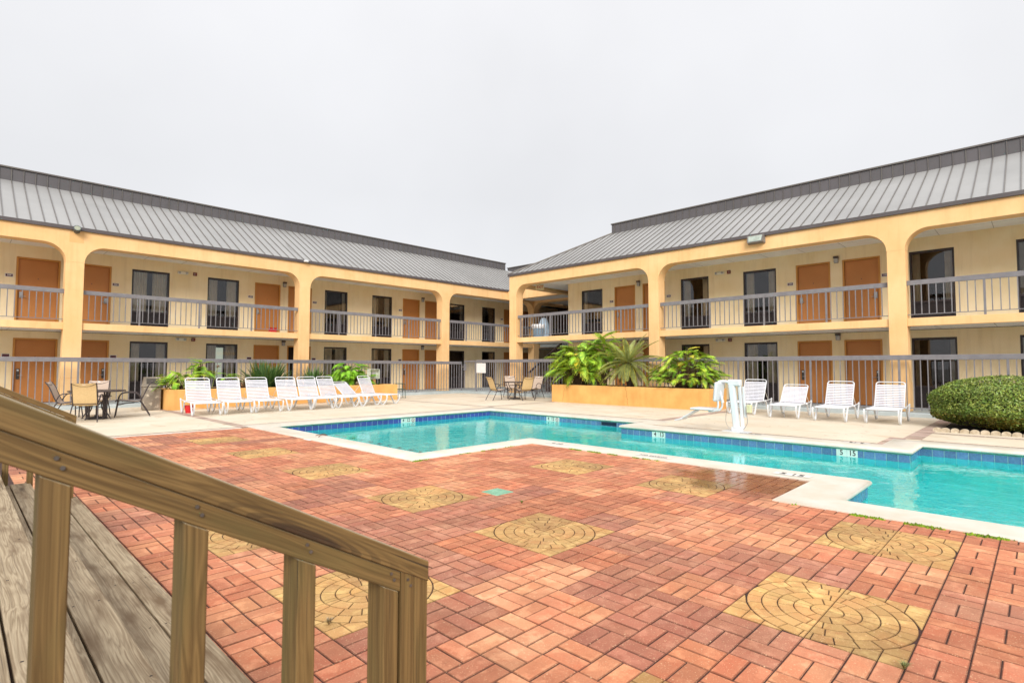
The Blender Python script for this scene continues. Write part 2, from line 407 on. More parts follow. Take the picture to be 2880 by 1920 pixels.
def dup(root, loc, rz, label, group=None):
    r = root.copy(); COL.objects.link(r); r.location = loc; r.rotation_euler = (0, 0, rz); r['label'] = label
    for ch in list(root.children):
        c = ch.copy(); COL.objects.link(c); c.parent = r
        for g in ch.children:
            d = g.copy(); COL.objects.link(d); d.parent = c
    return r
def Tloc(loc):   # world coordinates -> coordinates under an Empty at loc
    l = Vector(loc); return lambda p: p-l
def text(name, s, size, mat, o, right, up, parent=None, thick=.001, align='CENTER', sx=1.0, bold=0.0):
    cu_ = bpy.data.curves.new(name, 'FONT'); cu_.body = s; cu_.size = size; cu_.align_x = align; cu_.align_y = 'CENTER'; cu_.extrude = thick; cu_.offset = bold
    cu_.resolution_u = 3
    t = bpy.data.objects.new(name, cu_); COL.objects.link(t)
    me = bpy.data.meshes.new_from_object(t); bpy.data.objects.remove(t)
    right = Vector(right).normalized(); up = Vector(up).normalized(); nrm = right.cross(up)
    m = Matrix((right*sx, up, nrm)).transposed().to_4x4(); m.translation = Vector(o); me.transform(m)
    me.materials.clear(); me.materials.append(mat); ob = bpy.data.objects.new(name, me); COL.objects.link(ob)
    if parent is not None: ob.parent = parent
    return ob
def arc(c, r, a0, a1, n, ax=(1, 0), ay=(0, 1)):
    return [(c[0]+r*math.cos(a0+(a1-a0)*i/n), c[1]+r*math.sin(a0+(a1-a0)*i/n)) for i in range(n+1)]
def jit(c, d, rnd=random):
    k = 1+rnd.uniform(-d, d); return tuple(max(0, x*k*(1+rnd.uniform(-d/4, d/4))) for x in c)
# ---------------------------------------------------------------- ground, deck, pool
mb = MB()
for x0, x1, y0, y1 in ((-600, 600, 44, 600), (-600, 600, -600, -14), (-600, -14, -14, 44), (44, 600, -14, 44)): mb.poly([(x0, y0, -.03), (x1, y0, -.03), (x1, y1, -.03), (x0, y1, -.03)])
g = mb.build('ground', grass_m, fix=False); tag(g, kind='structure')
mb = MB()
for x0, x1, y0, y1 in ((-14, 44, 12.35, 44), (11.7, 44, -14, 12.35), (10.65, 11.7, 1.57, 6.85)): mb.poly([(x0, y0, .004), (x1, y0, .004), (x1, y1, .004), (x0, y1, .004)])
tag(mb.build('pool_deck', deck_m, fix=False), kind='structure')
mb = MB()
for x0, x1, y0, y1 in ((-14, 4.95, -14, 12.35), (4.95, 7.45, 1.53, 6.78), (4.95, 6.15, -14, 1.53)): mb.poly([(x0, y0, -.0055), (x1, y0, -.0055), (x1, y1, -.0055), (x0, y1, -.0055)])
tag(mb.build('paving_bed', joint_m, fix=False), kind='structure')
# brown bands set in the deck
mb = MB()
for x0, x1, y0, y1 in ((4.38, 4.58, 12.36, 19.3), (12.33, 12.45, 12.92, 18.55), (12.45, 16.0, 13.2, 13.3), (4.5, 12.25, 12.86, 12.92), (12.27, 12.33, 6.98, 12.92),
                       (11.22, 16.1, 6.7, 6.95), (11.2, 11.26, 2.1, 6.7), (12.4, 17.4, 1.62, 1.9), (11.08, 12.4, 1.84, 2.1), (12.27, 12.33, -6, 1.62), (13.74, 13.86, -6, 1.62), (-14, 4.38, 12.5, 12.56), (16.1, 16.2, 13.3, 17.9)):
    L_ = max(x1-x0, y1-y0); n = max(1, int(L_/.2)); rnd = random.Random(int(x0*100+y0))
    for k in range(n):
        a = k/n; c = (k+1)/n; mb.col = jit((1, 1, 1), .16, rnd); gp = .004
        if x1-x0 > y1-y0: mb.poly([(x0+(x1-x0)*a+gp, y0, .009), (x0+(x1-x0)*c-gp, y0, .009), (x0+(x1-x0)*c-gp, y1, .009), (x0+(x1-x0)*a+gp, y1, .009)])
        else: mb.poly([(x0, y0+(y1-y0)*a+gp, .009), (x1, y0+(y1-y0)*a+gp, .009), (x1, y0+(y1-y0)*c-gp, .009), (x0, y0+(y1-y0)*c-gp, .009)])
band_m = M('band_brick_tint', '#bba394', '#9c8375', .8, 2.2, .6, 30, attr=True)
tag(mb.build('deck_band', band_m, fix=False), kind='structure')
# pavers
TS, TX, TY = .406, 2.958, .474
MED = [(0, 0), (0, 5), (0, 9), (0, 14), (0, 19), (0, 24), (4, 0), (6, 5), (6, 9), (-4, 0), (-4, 5), (-4, 9), (-4, 14), (-4, 19), (-4, 24)]
inmed = {(a+i, b+j) for a, b in MED for i in (0, 1) for j in (0, 1)}
tones = [S('#d18b63'), S('#c9815d'), S('#c27955'), S('#d9976e')]; darks = [S('#b4765a'), S('#ac6f55'), S('#b97c60')]
def clipped(x0, x1, y0, y1):
    return (y1 <= 12.36 and ((x1 <= 4.96) or (y0 >= 1.5 and y1 <= 6.82 and x1 <= 7.46) or (y1 <= 1.55 and x1 <= 6.16) or (x1 <= 6.16 and y1 <= 6.82)))
def limits(x0, x1, y0, y1):   # cut a brick at the edges of the paving, hidden under the coping
    if x0 >= .3 and y0 >= -14:
        y1 = min(y1, 12.33)
        cx, cy = (x0+x1)/2, (y0+y1)/2
        xm = 4.9 if cy > 6.78 else (7.4 if cy > 1.53 else 6.1)
        x1 = min(x1, xm)
    return x0, x1, y0, y1
rnd = random.Random(3); mb = MB()
clus = {}
for k in range(14): clus[(rnd.randint(-6, 10), rnd.randint(-7, 28))] = rnd.choice([1, 1, 2])
darktiles = {(-1, 1), (-1, 2), (-2, 2), (-1, 3), (0, 3), (1, 3), (1, 2), (2, 1), (2, 2), (2, 8), (3, 8), (1, 8), (-1, 7), (-1, 8), (2, -1), (-3, 4), (-4, 4), (-1, 11), (-2, 11), (-3, 11), (0, 12), (-1, 12), (0, 8), (5, 5), (5, 4), (5, 3), (-2, 8), (0, 13)}
for i in range(-6, 12):
    for j in range(-7, 30):
        if (i, j) in inmed: continue
        dk = 0
        for (a, b), r in clus.items():
            if abs(a-i)+abs(b-j) <= r and rnd.random() < .75: dk = 1
        if (i, j) in darktiles: dk = 1
        tb = jit(rnd.choice(darks if dk else tones), .07, rnd)
        for qx in (0, 1):
            for qy in (0, 1):
                for k in (0, 1):
                    x0 = TX+i*TS+qx*TS/2; y0 = TY+j*TS+qy*TS/2; x1 = x0+TS/2; y1 = y0+TS/2
                    if (qx+qy) % 2: y0, y1 = (y0, y0+TS/4) if k == 0 else (y0+TS/4, y1)
                    else: x0, x1 = (x0, x0+TS/4) if k == 0 else (x0+TS/4, x1)
                    x0, x1, y0, y1 = limits(x0, x1, y0, y1)
                    if x1-x0 < .02 or y1-y0 < .02: continue
                    mb.col = jit(tb, .13, rnd); dz = rnd.uniform(-.0025, .0015)
                    mb.brick([(x0, y0), (x1, y0), (x1, y1), (x0, y1)], -.015, .0+dz, .0066)
tag(mb.build('brick_paving', brick_m, fix=False), kind='structure')
# round medallions of buff pavers
rnd = random.Random(11)
for (a, b) in MED:
    if a == 6: pass
    cx, cy = TX+(a+1)*TS, TY+(b+1)*TS; mb = MB(); mb.rim = .66; base = S('#c99f62')
    for sx in (1, -1):
        for sy in (1, -1):
            kq = rnd.choice([1, 1.08, .82]); qc = jit(tuple(c*kq for c in base), .05, rnd)
            def add(poly):
                P_ = [(cx+sx*x, cy+sy*y) for x, y in poly]
                if sx*sy < 0: P_ = P_[::-1]
                mb.col = jit(qc, .10, rnd); mb.brick(P_, -.0148, .0005, .0050)
            rr = [0, .08, .162, .243, .324, .402]; nn = [1, 2, 3, 4, 6]; off = [0, .5, .3, .55, .25]
            for k in range(5):
                cuts = [0]+[(m+off[k])/nn[k]*math.pi/2 for m in range(nn[k]) if 0 < (m+off[k])/nn[k] < .97]+[math.pi/2]
                if k == 0: cuts = [0, math.pi/2]
                for t0, t1 in zip(cuts, cuts[1:]):
                    n = max(2, int((t1-t0)*rr[k+1]/.03))
                    o = arc((0, 0), rr[k+1], t0, t1, n); i_ = arc((0, 0), rr[k], t1, t0, n) if k else [(0, 0)]
                    # split into convex bits is not needed: thin sectors stay near-convex
                    add(o+i_)
            for gx in range(4):
                for gy in range(4):
                    c0 = (gx*.1015, gy*.1015); cell = [c0, (c0[0]+.1015, c0[1]), (c0[0]+.1015, c0[1]+.1015), (c0[0], c0[1]+.1015)]
                    if max(math.hypot(*p) for p in cell) < .43: continue
                    m = (c0[0]+.0507, c0[1]+.0507); l = math.hypot(*m); nx, ny = m[0]/l, m[1]/l; out = []
                    for q in range(4):
                        p, r = cell[q], cell[(q+1) % 4]; dp = p[0]*nx+p[1]*ny-.404; dr = r[0]*nx+r[1]*ny-.404
                        if dp >= 0: out.append(p)
                        if dp*dr < 0: t_ = dp/(dp-dr); out.append((p[0]+(r[0]-p[0])*t_, p[1]+(r[1]-p[1])*t_))
                    if len(out) >= 3: add(out)
    o = mb.build('paving_medallion', brick_m, fix=False); tag(o, kind='structure')
# pool
POOL = [(5.0, 12.3), (5.0, 6.83), (7.5, 6.83), (7.5, 1.48), (6.2, 1.48), (6.2, -7), (11.65, -7), (11.65, 1.52), (10.6, 1.52), (10.6, 6.9), (11.65, 6.9), (11.65, 12.3)]
def offset(poly, d):
    n = len(poly); out = []
    for i in range(n):
        p0, p1, p2 = (Vector(poly[i-1]), Vector(poly[i]), Vector(poly[(i+1) % n]))
        e1 = (p1-p0).normalized(); e2 = (p2-p1).normalized(); n1 = Vector((e1.y, -e1.x)); n2 = Vector((e2.y, -e2.x))
        out.append(p1+(n1+n2)*(d/(1+n1.dot(n2))))
    return out
pool = thing('swimming_pool', 'turquoise stepped outdoor swimming pool with cream coping and blue tiles', 'swimming pool', (8.3, 6, -1.2))
def sweep(mb, prof, closed=False):
    rings = [[mb.pt((p.x, p.y, z)) for p in offset(POOL, d)] for d, z in prof]; n = len(POOL)
    for a, b in zip(rings, rings[1:]):
        for j in range(n): mb.face([a[j], b[j], b[(j+1) % n], a[(j+1) % n]])
PT = Tloc((8.3, 6, -1.2))
mb = MB(PT); sweep(mb, [(.48, -.06), (.48, .010), (.475, .015), (.06, .018), (.02, .014), (-.008, .002), (-.02, -.018), (-.018, -.036), (0, -.05), (.03, -.054)])
mb.build('coping', cop_m, pool, smooth=50)
mb = MB(PT); sweep(mb, [(.012, -.05), (.012, -.066), (.03, -.066)]); mb.build('grout_line', green_line_m, pool)
mb = MB(PT); sweep(mb, [(.03, -.055), (.03, -1.22)]); mb.poly([(p.x, p.y, -1.21) for p in offset(POOL, .02)]); mb.build('basin', plaster_m, pool)
mb = MB(PT); sweep(mb, [(.022, -.064), (.022, -.23)]); mb.build('tile_grout', grout_m, pool)
mb = MB(PT); n = len(POOL); rnd = random.Random(5); OP = offset(POOL, .022)
for j in range(n):
    p, q = OP[j], OP[(j+1) % n]; e_ = (q-p); L_ = e_.length; e_.normalize(); nrm = Vector((-e_.y, e_.x)); k = int(L_/.156)
    left = POOL[j][1] > 12 and POOL[(j+1) % n][1] > 12
    for i in range(k):
        a = p+e_*(i*L_/k+.004)+nrm*.004; b = p+e_*((i+1)*L_/k-.004)+nrm*.004
        mb.col = jit(S('#42519a') if left else S('#567aa2'), .16, rnd)
        mb.poly([(a.x, a.y, -.068), (b.x, b.y, -.068), (b.x, b.y, -.215), (a.x, a.y, -.215)])
mb.build('waterline_tiles', tile_m, pool, fix=False)
mb = MB(PT)
for k in range(11): mb.box(6.43, 6.51, 8.35+k*.372, 8.47+k*.372, -1.207, -1.2)
mb.build('step_edge_tiles', M('edge_tile', '#1f4a6a', '#1a3f5c', .3), pool)
mb = MB(PT); mb.box(11.66, 11.72, 7.70, 8.15, -.16, -.075); mb.build('skimmer_mouth', M('skimmer_dark', '#0c1830', '#10203c', .4), pool)
mb = MB(); mb.poly([(p.x, p.y, -.178) for p in offset(POOL, .024)]); wt = mb.build('water', water_m, fix=False)
tag(wt, kind='structure')
# depth markers
def marker(parts, wall, a0, a1):
    # wall 'Y': on plane Y=12.3 facing -Y, a=X ; wall 'X11': plane X=11.65 ; 'X10': plane X=10.6 facing -X, a=Y
    for (s0, kind), k in zip(parts, range(len(parts))):
        w_ = (a1-a0)/len(parts); c = a0+w_*(k+.5)
        if wall == 'Y': pl = 12.3+.022; P0 = lambda a, d, z: (a, pl-d, z); right = (1, 0, 0)
        else: pl = (11.65 if wall == 'X11' else 10.6)+.022; P0 = lambda a, d, z: (pl-d, -a, z); right = (0, -1, 0)
        mb = MB(PT); q = [P0(c-w_/2+.002, .009, -.068), P0(c+w_/2-.002, .009, -.068), P0(c+w_/2-.002, .009, -.215), P0(c-w_/2+.002, .009, -.215)]
        q2 = [P0(c-w_/2+.002, .0, -.068), P0(c+w_/2-.002, .0, -.068), P0(c+w_/2-.002, .0, -.215), P0(c-w_/2+.002, .0, -.215)]
        mb.poly(q); mb.poly(q2)
        for i in range(4): mb.poly([q[i], q[(i+1) % 4], q2[(i+1) % 4], q2[i]])
        t = mb.build('depth_marker_tile', mark_m, pool)
        if kind == 'nodive':
            mb = MB(PT); ring = [P0(c+.05*math.cos(a)*1.0, .011, -.125+.045*math.sin(a)) for a in [i*math.pi/12 for i in range(25)]]
            mb.tube(ring, .006, 4, cap=False); mb.tube([P0(c-.035, .011, -.155), P0(c+.035, .011, -.095)], .004, 4)
            mb.build('no_diving_symbol', M('symbol_red', '#b5565a', '#a84c52', .5), t)
            mb = MB(PT); mb.tube([P0(c-.02, .0105, -.1), P0(c, .0105, -.125), P0(c+.02, .0105, -.145)], .006, 4); mb.build('diver_figure', black_m, t)
        else:
            o_ = PT(Vector(P0(c, .010, -.122))); text('lettering', s0, .125, black_m, o_, right, (0, 0, 1), t, .0008, sx=.85, bold=.002)
marker([('4', 't'), ('12', 't'), ('', 'nodive')], 'Y', 8.40, 8.87)
marker([('4', 't'), ('12', 't'), ('', 'nodive')], 'X11', -10.01, -9.54)
marker([('4', 't'), ('13', 't')], 'X10', -6.10, -5.79)
marker([('5', 't'), ('15', 't')], 'X10', -2.575, -2.255)
def flatmark(s0, c, right, size, w_, h_, tile=True):
    mb = MB(PT); right = Vector(right); up = Vector((-right.y, right.x, 0)); c = Vector(c+(.0165,))
    if tile:
        P_ = [c+right*a+up*b for a, b in ((-w_/2, -h_/2), (w_/2, -h_/2), (w_/2, h_/2), (-w_/2, h_/2))]
        mb.poly([p+Vector((0, 0, .0035)) for p in P_]); t = mb.build('deck_marker_tile', M('deck_mark', '#e6e2da', '#d8d2c8', .5), pool, fix=False)
    else: t = pool
    text('lettering', s0, size, black_m, PT(c+Vector((0, 0, .006))), right, up, t, .0005, bold=.001)
flatmark('4 12', (7.22, 5.95), (0, -1, 0), .13, .42, .15)
flatmark('NO DIVING', (7.2, 4.12), (0, -1, 0), .085, .55, .12)
flatmark('5 15', (7.17, 2.22), (0, -1, 0), .16, .42, .16)
flatmark('5 15', (11.0, 2.35), (0, 1, 0), .13, .40, .15)
flatmark('NO DIVING', (10.98, 4.15), (0, 1, 0), .08, .5, .12)
# drain covers
def drain(x, y, s_, label, m_):
    o = thing('drain_cover', label, 'drain cover', (x, y, 0)); mb = MB()
    mb.box(-s_/2, s_/2, -s_/2, s_/2, -.01, .004, .002); mb.build('cover_frame', m_, o)
    mb = MB()
    for k in range(9): yy = -s_*.42+k*s_*.84/8; mb.box(-s_*.43, s_*.43, yy-s_*.03, yy+s_*.03, .0035, .008)
    mb.build('grating', m_, o)
drain(4.065, 4.17, .24, 'square pale green slotted drain cover set in the red pavers', drain_m)
drain(4.62, 9.55, .26, 'square white skimmer lid beside the coping of the pool', white_m)
# moss in the joints
rnd = random.Random(9); mb = MB()
def mossline(p0, p1, n, wd):
    for _ in range(n):
        t_ = rnd.random(); 
        if math.sin(t_*17+p0[0]) < -.35: continue
        x = p0[0]+(p1[0]-p0[0])*t_+rnd.gauss(0, wd); y = p0[1]+(p1[1]-p0[1])*t_+rnd.gauss(0, wd); r = rnd.uniform(.006, .016)
        a = rnd.random()*6.28; mb.col = jit((1, 1, 1), .4, rnd)
        tip = mb.pt((x, y, r*rnd.uniform(.7, 1.4))); base = [mb.pt((x+r*math.cos(a+k*2.09), y+r*math.sin(a+k*2.09), -.002)) for k in range(3)]
        for k in range(3): mb.face([base[k], base[(k+1) % 3], tip])
mossline((.835, 2.75), (.835, 5.9), 1100, .012); mossline((6.99, 4.6), (6.99, 5.6), 500, .01); mossline((6.99, 3.9), (6.99, 4.4), 120, .01)
mossline((5.69, .2), (5.69, 1.3), 500, .016); mossline((4.5, 6.3), (4.75, 6.33), 120, .02); mossline((5.7, 1.75), (5.9, 1.77), 60, .01); mossline((5.3, 6.33), (6.6, 6.35), 120, .008)
tag(mb.build('moss', M('moss_tint', '#86a020', '#55701a', .95, 20, attr=True), fix=False), kind='stuff')
# a few weeds sprouting from the joints
def weed(x, y, h_, n, label, col):
    mb = MB(); rnd = random.Random(int(x*100))
    for k in range(n):
        a = rnd.random()*6.28; l = h_*rnd.uniform(.5, 1); sp_ = rnd.uniform(.2, 1.1); w_ = .002
        p = [(0, 0, 0), (l*.4*sp_*math.cos(a), l*.4*sp_*math.sin(a), l*.6), (l*sp_*math.cos(a), l*sp_*math.sin(a), l*.75)]
        d = Vector((-math.sin(a), math.cos(a), 0))*w_; P_ = [Vector(q) for q in p]; mb.col = jit((1, 1, 1), .3, rnd)
        mb.poly([P_[0]-d, P_[0]+d, P_[1]+d, P_[1]-d]); mb.poly([P_[1]-d, P_[1]+d, P_[2]])
    o = mb.build('weed', leafmat('weed_leaf_'+col[1:], col, '#6a7a40'), fix=False); o.location = (x, y, 0); tag(o, label, 'weed')
weed(TX+.0, TY-.0, .045, 60, 'dry grass tuft at the near corner of the largest right buff medallion', '#b5a878')
weed(1.39, 2.66, .05, 60, 'dead brown grass tuft at the corner of the medallion behind the timber posts', '#b09a78')
weed(3.9, 3.66, .04, 40, 'tiny green weed in the joint near the green drain cover', '#7c9a3a')

# ---------------------------------------------------------------- timber steps and their handrails
def plank(name, p0, p1, w_, h_, mat, parent, up=(0, 0, 1), bev=.0018, cut=None):
    p0, p1 = Vector(p0), Vector(p1); d = p1-p0; L_ = d.length; d.normalize(); up = Vector(up)
    y = up.cross(d).normalized(); z = d.cross(y); m = Matrix((d, y, z)).transposed().to_4x4(); m.translation = p0
    of = Vector((plank.k*2.37 % 9, plank.k*.613 % 2.1, plank.k*.377 % 1.7)); plank.k += 1
    mb = MB(lambda p: p+of); mb.box(0, L_, -w_/2, w_/2, -h_/2, h_/2, bev)
    if cut:   # plumb cut at the lower end
        for i, v in enumerate(mb.v):
            q = v-of
            if q.x > L_/2: mb.v[i] = v+Vector((-q.z*cut, 0, 0))
    o = mb.build(name, mat, parent); o.matrix_local = m @ Matrix.Translation(-of); return o
plank.k = 1
st = thing('timber_steps', 'weathered grey timber plank steps leading down to the red pavers', 'steps', (0, 3.5, 0))
def sp3(x, y, z): return (x, y-3.5, z)
for i, (zz, cuts) in enumerate(((.17, ((.690, .802), (.47, .682))), (.34, ((.362, .487), (.18, .354))), (.50, ((.142, .278), (.0, .134), (-.145, -.008), (-.29, -.153), (-.44, -.298))))):
    for a, b in cuts: plank('tread_board' if i < 2 else 'landing_board', sp3((a+b)/2, 1.0, zz-.019), sp3((a+b)/2, 6.15, zz-.019), b-a, .038, deck_w, st)
mb = MB(Tloc((0, 3.5, 0)))
for zz, xs_ in ((.17, (.71, .78, .5, .64)), (.34, (.38, .465, .22, .33)), (.50, (.17, .25, .03, .11))):
    for x_ in xs_:
        for y_ in (1.25, 2.05, 2.85, 3.52, 4.3, 5.1, 5.9):
            yy = y_+random.uniform(-.02, .02); mb.lathe([(.0045, zz-.002), (.0045, zz+.0006)], 7, (x_+random.uniform(-.008, .008), yy))
nail_m = M('nail_rust', '#3a2c24', '#2a201b', .7, 30)
mb.build('nail_heads', nail_m, st)
for x_, z0, z1 in ((.775, 0, .13), (.455, .132, .30), (.245, .302, .46)): plank('riser_board', sp3(x_, 1.02, (z0+z1)/2), sp3(x_, 6.13, (z0+z1)/2), .03, z1-z0, deck_w, st)
mb = MB(Tloc((0, 3.5, 0))); 
for y0 in (1.03, 3.5, 6.08): mb.box(-.45, .24, y0, y0+.04, 0, .455); mb.box(.24, .45, y0, y0+.04, 0, .295); mb.box(.45, .76, y0, y0+.04, 0, .13)
mb.build('stringer', rail_w, st)
def handrail(Y0, label, x_end=.82, z_end=.853, near=True):
    t = thing('timber_handrail', label, 'handrail', (.4, Y0, 0)); sl = .553 if near else .545
    def W(x, y, z): return (x-.4, y-Y0, z)
    xs = -.75 if near else -1.2; lh = .040 if near else .10
    zt = lambda x: z_end+(x_end-x)*sl
    c = math.sqrt(1+sl*sl)
    plank('cap_rail', W(xs, Y0+.06, zt(xs)-.026), W(x_end, Y0+.06, z_end-.026), .125, .042, rail_w, t, cut=sl)
    plank('lower_rail', W(xs, Y0+.021, zt(xs)-.0505-lh*.59), W(x_end-.078, Y0+.021, zt(x_end-.078)-.0505-lh*.59), .038, lh, rail_w, t, cut=sl)
    for x0 in (x_end-.0765, x_end-.0385): plank('end_post', W(x0+.019, Y0+.036, .0), W(x0+.019, Y0+.036, zt(x0+.019)-.0495), .07, .0375, rail_w, t, up=(1, 0, 0), cut=sl)
    for x0 in ((-.5, -.3, -.1, .097, .293, .497, .698) if near else (-.9, -.7, -.5, -.3, -.1, .11, .31, .465, .62)):
        plank('baluster', W(x0+.019, Y0+.036, .0 if x0 > .8 else .02), W(x0+.019, Y0+.036, zt(x0+.019)-.0505-lh*1.18), .07, .038, rail_w, t, up=(1, 0, 0), cut=sl)
    mb = MB(lambda p: Vector(p)-Vector((.4, Y0, 0)))
    for x0 in ((-.1, .097, .293, .497, .698, x_end-.0765) if near else (.11, .31, .465, .62)):
        for dz in (.012, .028):
            c_ = (x0+.012+dz*.5, Y0-.0005, zt(x0+.019)-.0505-dz); mb.tube([(c_[0], c_[1]+.004, c_[2]), (c_[0], c_[1], c_[2])], .0035, 8)
    mb.build('screw_heads', M('screw_steel', '#77716a', '#5d5751', .5, 30, metal=.6), t)
    return t
handrail(1.08, 'large sloping brown timber handrail with square balusters in the left foreground')
handrail(6.1, 'farther brown timber handrail ending beside the left patio table', .775, .885, False)
# ---------------------------------------------------------------- motel wings
ZG, ZF = .115, 2.68            # ground walkway and gallery floor levels
mb = MB()
mb.box(-14, 17.9, 21.0, 23.72, -.05, ZG, .012); mb.box(17.9, 20.42, -14, 16.2, -.05, ZG, .012); mb.box(17.9, 29, 16.2, 23.72, -.05, ZG, .012)
tag(mb.build('walkway', walk_m), kind='structure')
def wing(kind, label, loc, a_lo, a_hi, depth, cols, doors, windows, roof_lo, roof_hi, hip, lock_side, lights, emer, plates, dark_low=()):
    base = thing('motel_wing', label, 'building', loc)
    lv = Vector(loc)
    if kind == 'L': T = lambda p: Vector((p[0], 21.79+p[1], p[2]))-lv
    else: T = lambda p: Vector((18.34+p[1], p[0], p[2]))-lv
    if kind == 'L': AX, OUT = Vector((1, 0, 0)), Vector((0, -1, 0))
    else: AX, OUT = Vector((0, 1, 0)), Vector((-1, 0, 0))
    TR = AX if kind == 'L' else -AX     # reading direction of lettering seen from the court
    # walls with real openings
    mb = MB(T); H0, H1 = ZG, 2.475
    for lo, top, z1 in ((ZG, 2.225, 2.46), (ZF, 4.865, 5.30)):
        op = sorted([(a, b, 'd') for a, b in doors]+[(a, b, 'w') for a, b in windows]); cur = a_lo
        for a, b, k in op:
            if a > cur: mb.box(cur, a, depth, depth+.2, lo, z1)
            mb.box(a, b, depth, depth+.2, top, z1); cur = b
        mb.box(cur, a_hi, depth, depth+.2, lo, z1)
    mb.build('wall', wall_m, base)
    # back volume closing the rooms
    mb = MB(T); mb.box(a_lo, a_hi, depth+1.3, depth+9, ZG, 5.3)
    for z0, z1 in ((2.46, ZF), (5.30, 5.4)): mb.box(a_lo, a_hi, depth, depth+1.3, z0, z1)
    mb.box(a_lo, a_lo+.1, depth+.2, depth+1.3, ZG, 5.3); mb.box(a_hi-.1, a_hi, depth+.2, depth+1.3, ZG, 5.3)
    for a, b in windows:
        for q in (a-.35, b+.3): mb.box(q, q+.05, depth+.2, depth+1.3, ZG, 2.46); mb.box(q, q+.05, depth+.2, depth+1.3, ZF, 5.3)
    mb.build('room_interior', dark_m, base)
    # columns and arched beam
    cs = sorted(cols)
    for a, b in cs:
        mb = MB(T); mb.box(a, b, 0, .47, .93, 4.6, .008); c = mb.build('column', beam_m, base)
        mb = MB(T); mb.box(a-.015, b+.015, -.015, .485, ZG, .928, .012); mb.build('column_base', beam_m, c)
    mb = MB(T); R0, zt, zb, ze = .56, 5.15, 4.6, 5.62
    def prof(a):      # underside height of the beam at a
        for c0, c1 in cs:
            if c0-1e-6 <= a <= c1+1e-6: return zb
        best = zt
        for c0, c1 in cs:
            for ed in (c0, c1):
                d_ = abs(a-ed)
                if d_ < R0 and ((ed == c0 and a < ed) or (ed == c1 and a > ed)):
                    best = min(best, zb+(zt-zb)*math.sqrt(max(0, 1-((R0-d_)/R0)**2)))
        return best
    xs = set([a_lo if kind == 'L' else min(c[0] for c in cs)-7, max(c[1] for c in cs) if kind == 'R' else a_hi])
    lo_, hi_ = min(xs), max(xs)
    for c0, c1 in cs:
        for ed, sg in ((c0, -1), (c1, 1)):
            for k in range(0, 15): xs.add(ed+sg*R0*(1-math.cos(math.pi/2*k/14)))
    xs = sorted(x for x in xs if lo_-1e-6 <= x <= hi_+1e-6)
    fr, bk = [], []
    for x in xs:
        fr.append((mb.pt((x, 0, prof(x))), mb.pt((x, 0, ze)))); bk.append((mb.pt((x, .47, prof(x))), mb.pt((x, .47, ze))))
    for i in range(len(xs)-1):
        f0, f1, b0, b1 = fr[i], fr[i+1], bk[i], bk[i+1]
        mb.face([f0[0], f1[0], f1[1], f0[1]]); mb.face([b0[0], b0[1], b1[1], b1[0]]); mb.face([f0[1], f1[1], b1[1], b0[1]])
        mb.face([f0[0], b0[0], b1[0], f1[0]])
    mb.face([fr[0][0], fr[0][1], bk[0][1], bk[0][0]]); mb.face([fr[-1][0], bk[-1][0], bk[-1][1], fr[-1][1]])
    mb.build('arched_beam', beam_m, base, smooth=25)
    # gallery slab edge per bay, ceilings
    ends = [lo_]+[v for c in cs for v in c]+[hi_]
    g_lo = lo_; 
    mb = MB(T)
    for i in range(0, len(ends)-1, 2):
        if ends[i+1]-ends[i] > .05: mb.box(ends[i], ends[i+1], .05, .2, 2.465, ZF+.005, .006)
    mb.build('gallery_edge_beam', beam_m, base)
    mb = MB(T); mb.box(lo_, hi_, .2, depth, 2.50, ZF); mb.build('gallery_floor', walk_m, base)
    mb = MB(T); mb.box(lo_, hi_, .2, depth, 2.475, 2.497); c = mb.build('lower_ceiling', ceil_m, base)
    mb = MB(T); mb.box(lo_, hi_, .47, depth, 5.27, 5.3); c2 = mb.build('upper_ceiling', ceil_m, base)
    for zc, par, b0 in ((2.474, c, .2), (5.269, c2, .47)):
        mb = MB(T); k = lo_+.6
        while k < hi_: mb.box(k, k+.012, b0, depth, zc-.003, zc-.0005); k += 1.22
        mb.box(lo_, hi_, (b0+depth)/2, (b0+depth)/2+.012, zc-.0032, zc-.0006)
        mb.build('ceiling_joint', M('joint_grey', '#b9b0a8', '#aaa198', .9), par)  # thin grey strips along the ceiling panel joints
    # balcony railings between the columns
    for i in range(0, len(ends)-1, 2):
        a, b = ends[i], ends[i+1]
        if kind == 'R' and i == 0: pass
        if b-a < 1: continue
        mb = MB(T); mb.box(a+(.0), b-.0, .11, .15, 3.60, 3.735, .006); tr_ = mb.build('balcony_top_rail', rail_m, base)
        mb = MB(T); mb.box(a, b, .12, .14, 2.775, 2.795); mb.build('balcony_bottom_rail', rail_m, tr_)
        mb = MB(T); n = int(round((b-a)/.1632)); st_ = (b-a)/n
        posts = [p for p in [4.365+1.83*k if kind == 'L' else (4.648+1.823*k) for k in range(-8, 14)] if a+.1 < p < b-.1]
        for k in range(1, n):
            x = a+k*st_
            if any(abs(x-p) < .05 for p in posts): continue
            mb.box(x-.0115, x+.0115, .1185, .1415, 2.796, 3.599)
        o_ = mb.build('baluster_panel', rail_m, tr_)
        for p in posts:
            mb = MB(T); mb.box(p-.025, p+.025, .105, .155, ZF+.006, 3.599, .004); mb.build('balcony_post', rail_m, tr_)
    # roof: eave fascia, sloping standing seam metal, parapet band
    hi_r = roof_hi
    mb = MB(T); mb.box(lo_-.06, hi_+.06, -.07, .05, 5.60, 5.715, .006); mb.build('eave_fascia', fascia_m, base)
    k_, z0, z1, z2 = 3.5, 5.715, 7.70, 8.13
    cut = (lambda b: b) if hip else (lambda b: 0)
    mb = MB(T)
    def rp_(a, b): return (a, b, z0+(z1-z0)*b/k_)
    top_hi = hi_r-k_ if hip else hi_r
